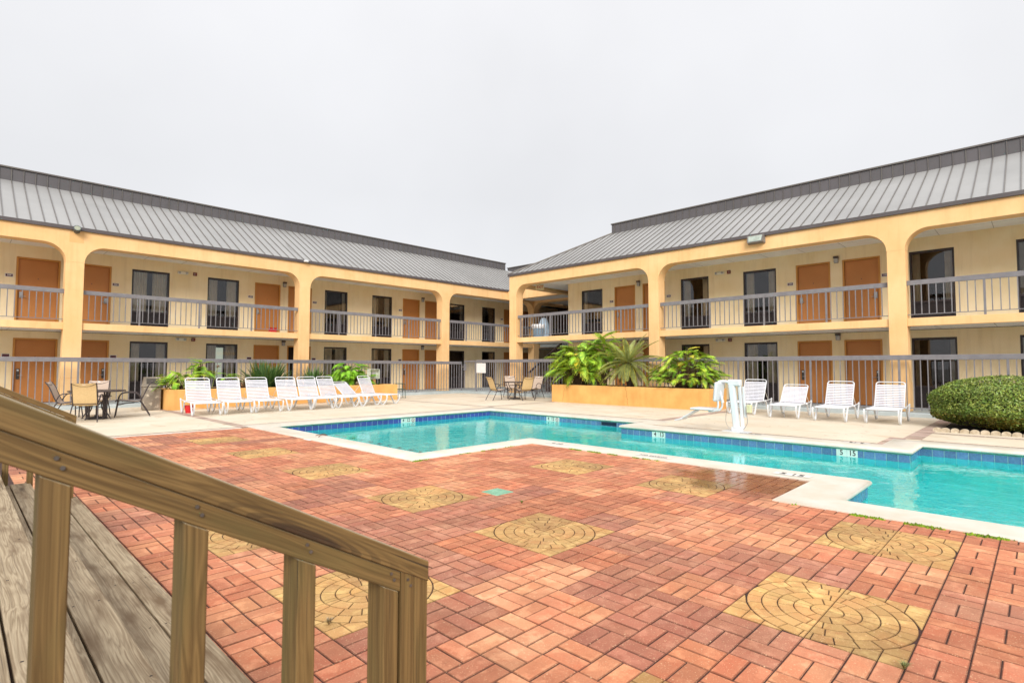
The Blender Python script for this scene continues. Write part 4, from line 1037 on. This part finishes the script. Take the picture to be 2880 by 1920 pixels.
# ---------------------------------------------------------------- patio chairs and tables
def catmull(P, k=5):
    P = [Vector(p) for p in P]; o = []
    for i in range(len(P)-1):
        a0, a1, a2, a3 = P[max(i-1, 0)], P[i], P[i+1], P[min(i+2, len(P)-1)]
        for j in range(k): f = j/k; o.append(.5*((2*a1)+(a2-a0)*f+(2*a0-5*a1+4*a2-a3)*f*f+(3*a1-a0-3*a2+a3)*f**3))
    return o+[P[-1]]
def make_chair(label, grp):
    t = thing('patio_chair', label, 'chair', group=grp); w = .235
    rail = catmull([(-.36, 0, .92), (-.27, 0, .78), (-.16, 0, .5), (-.09, 0, .40), (.02, 0, .385), (.30, 0, .43), (.40, 0, .425), (.43, 0, .40)], 5)
    for s in (-1, 1):
        mb = MB(); mb.tube([p+Vector((0, s*w, 0)) for p in rail], .013, 7); mb.build('side_rail', chairf_m, t, smooth=60)
        y = s*(w+.035)
        mb = MB(); mb.tube(catmull([(.43, y, .0), (.39, y, .30), (.35, y, .53), (.27, y, .615), (.14, y, .63), (.0, y, .615), (-.07, y, .56), (-.13, y-s*.03, .44)], 5), .0135, 7); mb.build('front_leg_and_arm', chairf_m, t, smooth=60)
        mb = MB(); mb.tube([(-.10, y-s*.03, .41), (-.22, y-s*.01, .20), (-.33, y, 0)], .0135, 7); mb.build('rear_leg', chairf_m, t, smooth=60)
    mb = MB(); mb.tube(catmull([(.39, -w-.03, .30), (.2, -w*.5, .34), (.02, 0, .345), (.2, w*.5, .34), (.39, w+.03, .30)], 5), .009, 6); mb.tube([(-.13, -w, .42), (-.13, w, .42)], .010, 6); mb.tube(catmull([(-.352, -w, .905), (-.315, -w*.5, .85), (-.305, 0, .835), (-.315, w*.5, .85), (-.352, w, .905)], 4), .008, 6)
    mb.build('cross_bar', chairf_m, t, smooth=60)
    for nm, sl, m_ in (('backrest', rail[:17], sling_m), ('seat', rail[16:32], sling2_m)):
        mb = MB(); rows = []
        for p in sl:
            row = []
            for k in range(7): v = -1+2*k/6; row.append(mb.pt(p+Vector((0, v*(w-.004), -.012*(1-v*v)+.004))))
            rows.append(row)
        for a, b in zip(rows, rows[1:]):
            for k in range(6): mb.face([a[k], a[k+1], b[k+1], b[k]])
        rows2 = [[mb.pt(mb.v[i]-Vector((.004, 0, .004))) for i in row] for row in rows]
        for a, b in zip(rows2, rows2[1:]):
            for k in range(6): mb.face([a[k], b[k], b[k+1], a[k+1]])
        n1 = (len(rows)-1)*6; mb.build(nm, sling2_m, t, smooth=60, fix=False, mats=(sling_m, [0]*n1+[1]*n1))
    mb = MB(); mb.box(-.345, -.335, -.03, .03, .875, .905); mb.build('care_tag', letter_m, t)
    return t
def make_table(label, r, umb):
    t = thing('patio_table', label, 'table'); mb = MB(); mb.lathe([(r-.04, .682), (r-.004, .680), (r, .690), (r, .705), (r-.01, .712), (r-.04, .712)], 40); mb.build('table_rim', chairf_m, t, smooth=40)
    mb = MB(); mb.lathe([(r-.03, .700), (r-.03, .706)], 40); mb.build('glass_top', tglass_m, t)
    for k in range(4):
        a = math.pi/4+k*math.pi/2; c, s = math.cos(a), math.sin(a)
        mb = MB(); q = catmull([(r*.55, 0, .68), (r*.50, 0, .55), (r*.30, 0, .40), (r*.28, 0, .28), (r*.45, 0, .14), (r*.62, 0, .0)], 5); mb.tube([(p.x*c, p.x*s, p.z) for p in q], .014, 7); mb.build('leg', chairf_m, t, smooth=60)
        if umb:
            mb = MB(); mb.bar((r*.42*c, r*.42*s, 0), (r*.42*c, r*.42*s, .68), .035, .035, b=.004); mb.build('table_post', chairf_m, t)
    mb = MB(); mb.tube([(r*.5*math.cos(a), r*.5*math.sin(a), .56) for a in [i*math.pi/12 for i in range(25)]], .009, 6, cap=False); mb.build('leg_ring', chairf_m, t, smooth=60)
    mb = MB(); mb.lathe([(.23, 0), (.235, .02), (.2, .045), (.05, .06), (.04, .10)], 28); ub = mb.build('umbrella_base', M('base_iron', '#3d3a3b', '#322f30', .5), t, smooth=40)
    mb = MB(); mb.tube([(0, 0, .06), (0, 0, .70)], .022, 10); mb.build('umbrella_tube', chairf_m, ub, smooth=60)
    return t
t1 = make_table('small round glass patio table by the fence gate, far side of the pool', .50, False); t1.location = (16.15, 15.55, .004)
t2 = make_table('large round glass patio table in front of the left wing near the timber handrail', .59, True); t2.location = (2.55, 17.0, .004)
def face(loc, to): return math.atan2(to[1]-loc[1], to[0]-loc[0])
C2 = 'tan sling chairs at the left patio table'; C1 = 'tan sling chairs at the far patio table'
cs = [((2.02, 17.75), R_(-20), 'tan sling chair left of the near patio table, partly behind the timber handrail', C2),
      ((2.25, 16.35), R_(73), 'tan sling chair seen from behind with a white tag, nearest at the left patio table', C2),
      ((2.70, 18.15), R_(-108), 'tan sling chair behind the left patio table, facing the pool', C2),
      ((3.42, 17.3), R_(168), 'tan sling chair seen side on, between the left patio table and the worn bin', C2),
      ((15.08, 15.55), R_(-12), 'tan sling chair at the left side of the far patio table', C1),
      ((15.85, 14.72), R_(72), 'tan sling chair seen from behind, nearest at the far patio table', C1),
      ((16.9, 16.5), R_(-122), 'pale backed sling chair behind the far patio table', C1),
      ((17.15, 15.35), R_(192), 'pale backed sling chair at the right of the far patio table by the fence', C1)]
ch0 = make_chair(cs[0][2], cs[0][3])
for i, (l, rz, lb, gr) in enumerate(cs):
    if i == 0: ch0.location = (l[0], l[1], .004); ch0.rotation_euler = (0, 0, rz)
    else: o = dup(ch0, (l[0], l[1], .004), rz, lb); o['group'] = gr
# ---------------------------------------------------------------- bin, buckets, small things
t = thing('litter_bin', 'weathered grey square litter bin with swing lid beside the left planter', 'litter bin', (4.22, 19.35, .004)); t.rotation_euler = (0, 0, R_(-4))
mb = MB(); mb.box(-.225, .225, -.225, .225, 0, .69, .02); mb.build('bin_body', bin_m, t)
mb = MB(); mb.box(-.24, .24, -.24, .24, .695, .745, .015); mb.build('lid_rim', bin_m, t)
mb = MB(Matrix.Translation((0, 0, .75))); P0 = [(-.22, -.22, 0), (.22, -.22, 0), (.22, .22, 0), (-.22, .22, 0)]; P1 = [(-.185, -.185, .24), (.185, -.185, .24), (.185, .185, .24), (-.185, .185, .24)]
a = [mb.pt(p) for p in P0]; b = [mb.pt(p) for p in P1]; mb.face(a[::-1]); mb.face(b)
for i in range(4): mb.face([a[i], a[(i+1) % 4], b[(i+1) % 4], b[i]])
ld = mb.build('lid', bin_m, t)
mb = MB(); mb.bar((-.0, -.225, .79), (0, -.2, .95), .32, .012, up=(0, 1, 0)); mb.build('swing_flap', M('flap_dark', '#4d4840', '#3f3a34', .6, 8), ld)
t = thing('bucket', 'red plastic bucket on the deck behind the leftmost long row lounger', 'bucket', (4.70, 17.3, .004)); mb = MB(); mb.lathe([(.09, 0), (.12, .2), (.127, .2), (.127, .215), (.115, .215), (.09, .03)], 22); mb.build('body', red_m, t, smooth=40)
mb = MB(); mb.tube([(.12*math.cos(a), .02, .21+.03*math.sin(a)) for a in [i*math.pi/8 for i in range(9)]], .004, 5); mb.build('bucket_handle', steel_m, t)
t = thing('metal_chair', 'small dark green metal chair behind the right end of the left planter', 'chair', (13.15, 19.45, .004), R_(160)); w = .2
for s in (-1, 1):
    mb = MB(); mb.tube(catmull([(.2, s*w, 0), (.2, s*w, .55), (.14, s*w, .60), (-.16, s*w, .60), (-.2, s*w, .56), (-.22, s*w, 0)], 4), .012, 6); mb.build('leg_frame', greenm, t, smooth=60)
mb = MB(); mb.box(-.2, .2, -.2, .2, .36, .385, .006); mb.build('seat', greenm, t)
mb = MB(); mb.tube([(-.19, -w, .6), (-.19, w, .6)], .012, 6); mb.build('back_bar', greenm, t)
t = thing('metal_chair', 'green slatted chair back showing above the right end of the left planter', 'chair', (12.1, 20.45, .004), R_(250))
mb = MB()
for k in range(4): mb.tube(catmull([(0, -.22, .42+k*.1), (-.05, 0, .45+k*.1), (0, .22, .42+k*.1)], 4), .016, 6)
mb.build('back_slats', greenm, t, smooth=60)
for s in (-1, 1): mb = MB(); mb.tube([(0, s*.22, 0), (0, s*.22, .76)], .014, 6); mb.build('leg', greenm, t)
for s in (-1, 1): mb = MB(); mb.tube([(.4, s*.22, 0), (.4, s*.22, .42)], .014, 6); mb.build('leg', greenm, t)
mb = MB(); mb.box(0, .42, -.22, .22, .40, .425, .006); mb.build('seat', greenm, t)
t = thing('electrical_box', 'open pale electrical box on a short timber stub at the left planter', 'electrical box', (11.78, 19.2, .62)); t.rotation_euler = (0, 0, R_(-8))
mb = MB(); mb.box(-.06, .06, -.06, .06, 0, .24, .006); mb.build('stub_post', M('stub_timber', '#c79a63', '#b48852', .8, 10), t)
mb = MB(); mb.box(-.2, .2, .06, .08, .22, .60, .005); mb.box(-.2, -.185, -.12, .06, .22, .60); mb.box(.185, .2, -.12, .06, .22, .60); mb.box(-.184, .184, -.12, .06, .585, .60); mb.box(-.184, .184, -.12, .06, .22, .235); eb = mb.build('box_shell', ebox_m, t)
mb = MB(); mb.bar((-.2, -.12, .41), (-.36, -.2, .41), .014, .38, b=.003); mb.build('box_door', ebox_m, eb)
mb = MB(); mb.box(-.08, .08, .03, .059, .3, .5, .004); mb.build('fuse_block', lens_m, eb)
t = thing('spigot_stub', 'short metal pipe stub in the deck under the low right lounger', 'pipe stub', (15.3, 4.9, .004)); mb = MB(); mb.tube([(0, 0, 0), (0, 0, .12)], .018, 8); mb.tube([(0, 0, .1), (.05, .03, .12)], .015, 6); mb.build('pipe', steel_m, t)
t = thing('rusty_ring', 'pair of rusty metal clips lying on the coping beside the white skimmer lid', 'metal clip', (4.85, 9.7, .017)); mb = MB(); mb.tube(catmull([(-.1, -.1, .01), (0, -.02, .03), (.1, -.06, .012)], 4), .007, 6); mb.build('clip', M('rust', '#7a5138', '#5f3f2c', .8, 20), t)
mb = MB(); mb.tube(catmull([(-.05, .12, .01), (.05, .08, .03), (.16, .12, .012)], 4), .007, 6); mb.build('clip', M('rust', '#7a5138'), t)
# ---------------------------------------------------------------- pool lift
t = thing('pool_lift', 'white pool lift with plastic seat on an upright mast at the pool edge', 'pool lift', (11.2, 4.5, .01)); TLf = Tloc((11.2, 4.5, .01))
mb = MB(); mb.box(-.13, .12, -.26, .26, 0, .014, .004); mb.build('base_plate', white_m, t)
mb = MB(); mb.box(-.05, .06, -.12, .1, .014, .10, .01); mb.build('anchor_block', white_m, t)
mb = MB(); mb.bar((0, -.0, .06), (0, .09, .96), .12, .12, b=.02); mb.build('mast', M('lift_white', '#dbe1e4', '#ced5d9', .35, 3), t)
mb = MB(); mb.bar((.03, -.115, .06), (.03, -.05, 1.04), .06, .07, b=.012); mb.bar((.03, -.17, .3), (.03, -.13, .92), .04, .045, b=.008); mb.build('actuator', white_m, t)
mb = MB(); mb.box(-.06, .07, -.10, .16, .93, 1.06, .02); mb.build('mast_head', white_m, t)
mb = MB(); mb.tube(catmull([(-.02, .1, 1.0), (-.05, .25, 1.02), (-.1, .33, .98), (-.1, .28, .75), (-.1, .24, .58)], 5), .03, 8); mb.build('lift_arm', white_m, t, smooth=60)
mb = MB(); mb.box(-.32, .1, .20, .33, .60, 1.0, .05); 
mb = MB(Matrix.Translation((-.12, .31, .81)) @ Matrix.Rotation(R_(6), 4, 'X')); mb.box(-.21, .21, -.03, .035, -.20, .20, .03); mb.build('seat_back', white_m, t)
for x in (-.2, .0):
    mb = MB(); mb.tube(catmull([(x, .30, .62), (x, .30, .5), (x, .36, .42), (x, .5, .40)], 5), .022, 8); mb.build('seat_tube', white_m, t, smooth=60)
mb = MB(Matrix.Translation((-.12, .62, .44))); mb.box(-.21, .21, -.24, .24, -.02, .025, .02); mb.build('seat_pan', white_m, t)
mb = MB(); mb.bar((-.12, .78, .40), (-.12, 1.13, .20), .22, .03, b=.01); mb.bar((-.12, 1.08, .21), (-.12, 1.24, .165), .30, .03, b=.01); mb.build('footrest', white_m, t)
mb = MB(); mb.box(-.06, .02, -.31, -.22, .40, .56, .008); mb.build('battery_box', M('battery_cream', '#d9d6ae', '#ccc89e', .4), t)
mb = MB(); mb.tube(catmull([(0, -.2, .42), (-.02, -.22, .2), (0, -.14, .06)], 6), .006, 5); mb.tube(catmull([(-.05, .17, .5), (-.06, .2, .2), (-.03, .12, .04)], 6), .005, 5); mb.build('cable', steel_m, t, smooth=60)
text('lettering', 'LIFT', .0001, white_m, (0, 0, -.0), (1, 0, 0), (0, 0, 1), None) if False else None
# ---------------------------------------------------------------- planters
def planter(label, x0, x1, y0, y1, h_):
    t = thing('planter', label, 'planter', ((x0+x1)/2, (y0+y1)/2, .004)); T = Tloc(t.location); w = .16
    mb = MB(T); b_ = .012
    o = [(x0, y0), (x1, y0), (x1, y1), (x0, y1)]; i = [(x0+w, y0+w), (x1-w, y0+w), (x1-w, y1-w), (x0+w, y1-w)]
    O0 = [mb.pt((x, y, .004)) for x, y in o]; O1 = [mb.pt((x, y, h_-.015)) for x, y in o]; s = lambda v, a, b: v
    O2 = [mb.pt((x+(.015 if x == x0 else -.015), y+(.015 if y == y0 else -.015), h_)) for x, y in o]; I1 = [mb.pt((x, y, h_)) for x, y in i]; I0 = [mb.pt((x, y, h_-.3)) for x, y in i]
    for A, B in ((O0, O1), (O1, O2), (O2, I1), (I1, I0)):
        for k in range(4): mb.face([A[k], A[(k+1) % 4], B[(k+1) % 4], B[k]])
    mb.build('planter_wall', plant_m, t)
    mb = MB(T); nx, ny = 40, 14; rnd = random.Random(4); g = []
    if x1-x0 < y1-y0: nx, ny = ny, nx
    for a in range(nx+1): g.append([mb.pt((x0+w+(x1-x0-2*w)*a/nx, y0+w+(y1-y0-2*w)*b/ny, h_-.05+rnd.uniform(-.02, .05))) for b in range(ny+1)])
    for a in range(nx):
        for b in range(ny): mb.face([g[a][b], g[a+1][b], g[a+1][b+1], g[a][b+1]])
    mb.build('soil', soil_m, t, smooth=80)
    return t, T
pr, TPr = planter('long orange stucco planter with cracks holding the sago palm', 16.02, 17.28, 7.25, 13.47, .655)
mb = MB(TPr)
for cx_, sgn in ((12.85, 1), (10.2, -1)):
    pts = [(16.0185, cx_+sgn*.10*(k/8)+.02*math.sin(k*2.1), .65-.64*k/8) for k in range(9)]
    mb.tube(pts, .0035, 4)
mb.build('crack', M('crack_dark', '#8a5f33', '#6f4a26', .9), pr)
pl, TPl = planter('long orange stucco planter behind the row of white loungers', 4.5, 12.5, 18.6, 20.35, .615)
# ---------------------------------------------------------------- plants
def blade(mb, base, d, up, L_, w_, droop, rnd, seg=5, fold=.25):
    # narrow arching leaf
    p = Vector(base); side = d.cross(Vector((0, 0, 1))).normalized(); dirv = (d*up[0]+Vector((0, 0, up[1]))).normalized(); prev = None
    for k in range(seg+1):
        f = k/seg; w = w_*math.sin(math.pi*min(1, .12+f*.88))*(1 if f < .98 else .1)
        a = mb.pt(p-side*w); c = mb.pt(p-Vector((0, 0, w*fold))); b = mb.pt(p+side*w)
        if prev: mb.face([prev[0], prev[1], c, a]); mb.face([prev[1], prev[2], b, c])
        prev = (a, c, b); p = p+dirv*(L_/seg); dirv = (dirv+Vector((0, 0, -droop/seg))).normalized()
def strap_clump(label, x, y, z, n, L_, w_, spread, seed, mat=None, name='strap_leaf_plant'):
    t = thing(name, label, 'plant', (x, y, z)); rnd = random.Random(seed); mb = MB()
    for k in range(n):
        a = rnd.random()*6.283; r = rnd.random()**.5*spread*.55; el = rnd.uniform(.25, 1.5); d = Vector((math.cos(a), math.sin(a), 0))
        l = L_*rnd.uniform(.55, 1.05); v = rnd.uniform(.55, 1.35); mb.col = (v*rnd.uniform(.9, 1.15), v, v*rnd.uniform(.8, 1.1))
        if rnd.random() < .07: mb.col = (1.9, 1.15, .6)
        blade(mb, (r*math.cos(a), r*math.sin(a)*.8, -.02), d, (math.cos(el), math.sin(el)), l, w_*rnd.uniform(.7, 1.2), rnd.uniform(.1, .7), rnd)
    mb.build('foliage', mat or strap_leaf_m, t, fix=False); return t
def lobed_leaf(mb, m, L_, W_, rnd, n=9, yellow=0.0):
    base = mb.col; tip = (base[0]*(1+1.2*yellow), base[1]*(1+.35*yellow), base[2]*(1-.3*yellow)); old = mb.T; mb.T = m
    cz = lambda x, y: -.35*x*x/L_-.25*abs(y)**1.5
    prev = None
    for k in range(n+1):
        f = k/n; x = L_*f; w = W_*.16*math.sin(math.pi*min(1, f*.9+.08))+.004
        a = mb.pt((x, -w, cz(x, w))); b = mb.pt((x, w, cz(x, w)))
        if prev: mb.face([prev[0], prev[1], b, a])
        prev = (a, b)
    for k in range(n):
        f = (k+.5)/n; x = L_*f; env = math.sin(math.pi*(f*.82+.14))**.8*W_*.5
        for s in (-1, 1):
            ll = env*rnd.uniform(.82, 1.08); sw = R_(62-50*f); dx, dy = math.cos(sw)*ll, math.sin(sw)*ll*s; hw = L_/n*.23; w0 = W_*.12*s
            def q(fx, o): px = x+dx*fx+o; py = w0*(1-fx)+dy*fx+(w0 if fx == 0 else 0)*0; return (px, py, cz(px, py)+rnd.uniform(-.006, .006))
            P = [q(0, -hw), q(.45, -hw*1.0), q(.82, -hw*1.25), q(1, 0), q(.72, hw*1.05), q(.4, hw*.75), q(0, hw)]
            i = [mb.pt(p) for p in P]; mb.col = base; mb.face([i[0], i[1], i[5], i[6]]); mb.face([i[1], i[2], i[4], i[5]]); mb.col = tip; mb.face([i[2], i[3], i[4]]); mb.col = base
    mb.T = old
def philodendron(label, c, r, n, ls, seed, yellow=.5, mats=None, hmin=.1, stems=True):
    t = thing('philodendron', label, 'plant', c); rnd = random.Random(seed); mb = MB(); st_ = MB()
    for k in range(n):
        a = rnd.random()*6.283; el = math.asin(rnd.uniform(hmin, 1)); rr = rnd.uniform(.55, 1.0)
        p = Vector((r[0]*math.cos(a)*math.cos(el)*rr, r[1]*math.sin(a)*math.cos(el)*rr, r[2]*(.12+.88*math.sin(el)*rr)))
        out = Vector((math.cos(a), math.sin(a), rnd.uniform(-.75, .45)+(.5 if el > 1 else 0))).normalized()
        side = out.cross(Vector((0, 0, 1))).normalized(); side = (side+Vector((0, 0, rnd.uniform(-.5, .5)))).normalized(); up = side.cross(out).normalized()
        m = Matrix((out, side, up)).transposed().to_4x4(); L_ = ls*rnd.uniform(.7, 1.15); m.translation = p-out*L_*.25
        v = rnd.uniform(.55, 1.5); yl = yellow if rnd.random() < .5 else yellow*.2
        mb.col = (v*(1+yl*.35), v, v*.75) if rnd.random() > .035 else (2.2, 1.1, .9); lobed_leaf(mb, m, L_, L_*1.0, rnd, 7, yl*rnd.uniform(.4, 1.2))
        if stems and k % 2 == 0:
            b0 = Vector((rnd.uniform(-.15, .15)*r[0]*2, rnd.uniform(-.15, .15)*r[1]*2, -.02)); e_ = p-out*L_*.25; mid = (b0+e_)/2+Vector((0, 0, .12)); st_.tube([b0, mid, e_], [.012, .009, .006], 5)
    mb.build('foliage', mats or philo_m, t, fix=False)
    if stems: st_.build('stem', stem_m, t)
    return t
# right planter, from the pool lift side to the far side
philodendron('tall glossy split leaf philodendron at the far left end of the right planter', (16.75, 12.75, .62), (.88, 1.15, 1.78), 230, .56, 21, .8)
philodendron('upright philodendron crown rising above the sago palm at its left', (16.85, 11.75, .62), (.55, .85, 1.98), 95, .54, 22, .8, hmin=.45)
philodendron('wide light green philodendron bush at the right end of the right planter', (16.7, 8.35, .62), (.78, 1.28, 1.36), 360, .31, 23, .8)
t = thing('sago_palm', 'grey green sago palm with a shaggy trunk in the middle of the right planter', 'palm', (16.55, 10.25, .6)); rnd = random.Random(31)
mb = MB(); pts = [(0, 0, -.02), (-.0, .04, .3), (.0, .10, .6), (0, .16, .86)]
mb.tube(pts, [.17, .19, .18, .13], 12)
for k in range(420):
    f = rnd.random(); a = rnd.random()*6.283; c = Vector((0, .16*f, .86*f)); r_ = .18; p = c+Vector((math.cos(a)*r_, math.sin(a)*r_, 0)); d = Vector((math.cos(a), math.sin(a), rnd.uniform(.2, .9))).normalized(); s_ = Vector((-math.sin(a), math.cos(a), 0))*.012
    mb.poly([p-s_, p+s_, p+d*.06])
mb.build('trunk', bark_m, t)
mb = MB()
for k in range(64):
    a = k*2.39996+rnd.uniform(-.2, .2); lev = k/64; el = R_(74-112*lev**.8+rnd.uniform(-8, 8)); L_ = rnd.uniform(1.15, 1.5)*(.85 if lev < .15 else 1)*(.75 if lev > .8 else 1); d = Vector((math.cos(a), math.sin(a), 0)); dirv = (d*math.cos(el)+Vector((0, 0, math.sin(el)))).normalized()
    p = Vector((0, .17, .86)); v = rnd.uniform(.75, 1.25); n = 30; dr = rnd.uniform(.5, 1.0); spine = [p.copy()]
    yl = rnd.random() < .5 or lev > .7
    for j in range(n):
        p = p+dirv*(L_/n); dirv = (dirv+Vector((0, 0, -dr/n))).normalized(); spine.append(p.copy())
    mb.col = (v*1.2, v, v*.5); mb.tube(spine[::5], .006, 4, cap=False)
    side = Vector((-math.sin(a), math.cos(a), 0))
    for j in range(3, n):
        f = j/n; tl = .155*math.sin(math.pi*(f*.86+.1))**.7; q = spine[j]; tg = (spine[min(j+1, n)]-spine[j-1]).normalized(); up = side.cross(tg)
        for s_ in (-1, 1):
            dd = (side*s_*1.0+tg*.75+up*(-.32)).normalized(); w = tg*.0135; vv = v*rnd.uniform(.85, 1.15)
            mb.col = (vv*1.0, vv, vv); i = [mb.pt(q-w), mb.pt(q+w), mb.pt(q+dd*tl*.7+w*.8), mb.pt(q+dd*tl*.7-w*.8)]; mb.face(i)
            mb.col = (vv*2.2, vv*1.8, vv*.7) if yl else mb.col; mb.face([i[3], i[2], mb.pt(q+dd*tl+Vector((0, 0, -.012)))])
mb.build('frond', cyc_m, t, fix=False)
# left planter
philodendron('sparse yellow green fern leaved plant at the left end of the left planter', (4.95, 19.2, .6), (.72, .5, .66), 60, .36, 41, .7, hmin=.0)
philodendron('tall slender fern leaved stem rising near the left end of the left planter', (5.6, 19.5, .6), (.34, .3, 1.05), 34, .36, 42, .6, hmin=.5)
philodendron('small yellowish fern leaved plant behind the second lounger', (6.35, 19.35, .6), (.3, .3, .6), 14, .34, 43, .8, hmin=.4)
t = thing('dried_flower', 'tall bare stem carrying a dried brown flower head in the left planter', 'plant', (6.0, 19.3, .6)); mb = MB(); mb.tube(catmull([(-.12, 0, 0), (-.04, 0, .4), (.05, 0, .72)], 5), .008, 6); mb.build('stem', M('stem_green', '#9aa352', '#87903f', .7), t)
mb = MB(); rnd = random.Random(8)
for k in range(46): a = rnd.random()*6.28; b = rnd.uniform(-.4, .7); d = Vector((math.cos(a), math.sin(a), b)).normalized(); l = rnd.uniform(.08, .17); s_ = d.cross(Vector((0, 0, 1))).normalized()*.013; p = Vector((.05, 0, .72)); mb.poly([p-s_*.3, p+d*l*.6-s_, p+d*l, p+d*l*.6+s_])
mb.build('flower_head', flower_m, t, fix=False)
strap_clump('large dark green spiky strap leaved clump in the middle of the left planter', 7.65, 19.4, .6, 430, 1.05, .026, .62, 51)
strap_clump('smaller dark green spiky strap leaved clump right of the large one', 9.35, 19.45, .6, 230, .82, .022, .42, 52)
strap_clump('withered brown grass tuft low in the left planter', 6.85, 19.2, .6, 60, .38, .012, .2, 53, mat=leafmat('dry_leaf', '#8d6b4c', '#6f5138'), name='dry_grass_tuft')
philodendron('bright lime fern leaved bush at the right end of the left planter', (10.85, 19.4, .6), (.86, .6, .95), 150, .36, 44, .35, mats=leafmat('lime_leaf', '#8fc23a', '#6dab2c'), hmin=.05)
strap_clump('little green weed beside the electrical box in the planter', 12.0, 19.25, .6, 18, .2, .015, .1, 54, name='weed')
strap_clump('small yellow green weed low in the right planter', 16.35, 11.35, .62, 20, .26, .02, .1, 55, mat=leafmat('yellow_leaf', '#b3bb3e', '#93a536'), name='weed')
# ---------------------------------------------------------------- clipped bush with stone edging
t = thing('clipped_bush', 'large round clipped green boxwood bush at the right edge of the deck', 'bush', (15.8, .42, 0)); rnd = random.Random(61); mb = MB()
RX, RY, RZ = 1.46, 1.40, 1.12
def bush_r(d):
    n = 1+.035*math.sin(5*d.x+2)+.03*math.sin(7*d.y+1)+.025*math.sin(9*d.z+d.x*4); return n
for k in range(60000):
    z = rnd.uniform(-.9, 1); a = rnd.random()*6.283
    if math.cos(a) > .35 and rnd.random() < .75: continue
    rr = math.sqrt(1-z*z); rr = rr**.72 if z > 0 else rr**.5; d = Vector((rr*math.cos(a), rr*math.sin(a), z))
    e_ = Vector((d.x*RX, d.y*RY, .5+(math.copysign(abs(d.z)**.85, d.z))*(RZ-.5 if d.z > 0 else .47))); bv = Vector((e_.x, e_.y, e_.z-.5))*bush_r(d)*rnd.uniform(.93, 1.0)
    if rnd.random() < .012: bv = bv*1.035
    p = Vector((bv.x, bv.y, bv.z+.5))
    n_ = (Vector((d.x/RX, d.y/RY, d.z/.6)).normalized()+Vector((rnd.gauss(0, .55), rnd.gauss(0, .55), rnd.gauss(0, .55)))).normalized(); u = n_.orthogonal().normalized(); u = Matrix.Rotation(rnd.random()*6.28, 3, n_) @ u; v = n_.cross(u); l = rnd.uniform(.015, .030)
    c = rnd.uniform(.5, 1.7); mb.col = (c*rnd.uniform(.85, 1.2), c, c*rnd.uniform(.7, 1.0))
    if p.z < .34 and rnd.random() < .45+.3*math.sin(p.y*5): mb.col = (1.3, .8, .6)
    mb.poly([p-u*l, p-v*l*.55, p+u*l, p+v*l*.55])
mb.build('foliage', bush_m, t, fix=False)
mb = MB(); mb.lathe([(.3, .02), (.76, .12), (.89, .38), (.87, .60), (.68, .80), (.34, .88), (.01, .90)], 32); mb.v = [Vector((v.x*RX, v.y*RY, v.z*RZ)) for v in mb.v]; mb.build('dark_core', M('core_dark', '#33301c', '#241f14', .95, 30), t)  # solid dark core, shade behind the leaves put into its colour
rnd = random.Random(62); prev = None; n = 0
for k in range(17):
    y = 1.62-k*.155; x = 14.27+.02*math.sin(k*1.3)
    if k == 0: y = 1.6
    s0 = thing('edging_stone', 'pale scalloped edging stone in the row at the foot of the clipped bush', 'stone', (x, y, .004), rnd.uniform(-.1, .1), 'scalloped edging stones around the bush') if n == 0 else None
    if n == 0:
        mb = MB(); pr_ = [(-.072, 0), (-.072, .035)]+[(.072*-math.cos(a), .035+.05*math.sin(a)) for a in [i*math.pi/8 for i in range(1, 8)]]+[(.072, .035), (.072, 0)]
        A = [mb.pt((-.03, p[0], p[1])) for p in pr_]; B = [mb.pt((.03, p[0], p[1])) for p in pr_]; mb.face(A); mb.face(B[::-1])
        for i in range(len(A)): mb.face([A[i], B[i], B[(i+1) % len(A)], A[(i+1) % len(A)]])
        mb.build('stone', stone_m, s0); S0 = s0
    else: dup(S0, (x, y, .004), rnd.uniform(-.12, .12), S0['label'])
    n += 1
mb = MB(); mb.poly([(14.3, -2.5, .008), (17.4, -2.5, .008), (17.4, 1.6, .008), (14.3, 1.6, .008)]); tag(mb.build('soil', soil_m, fix=False), kind='structure')
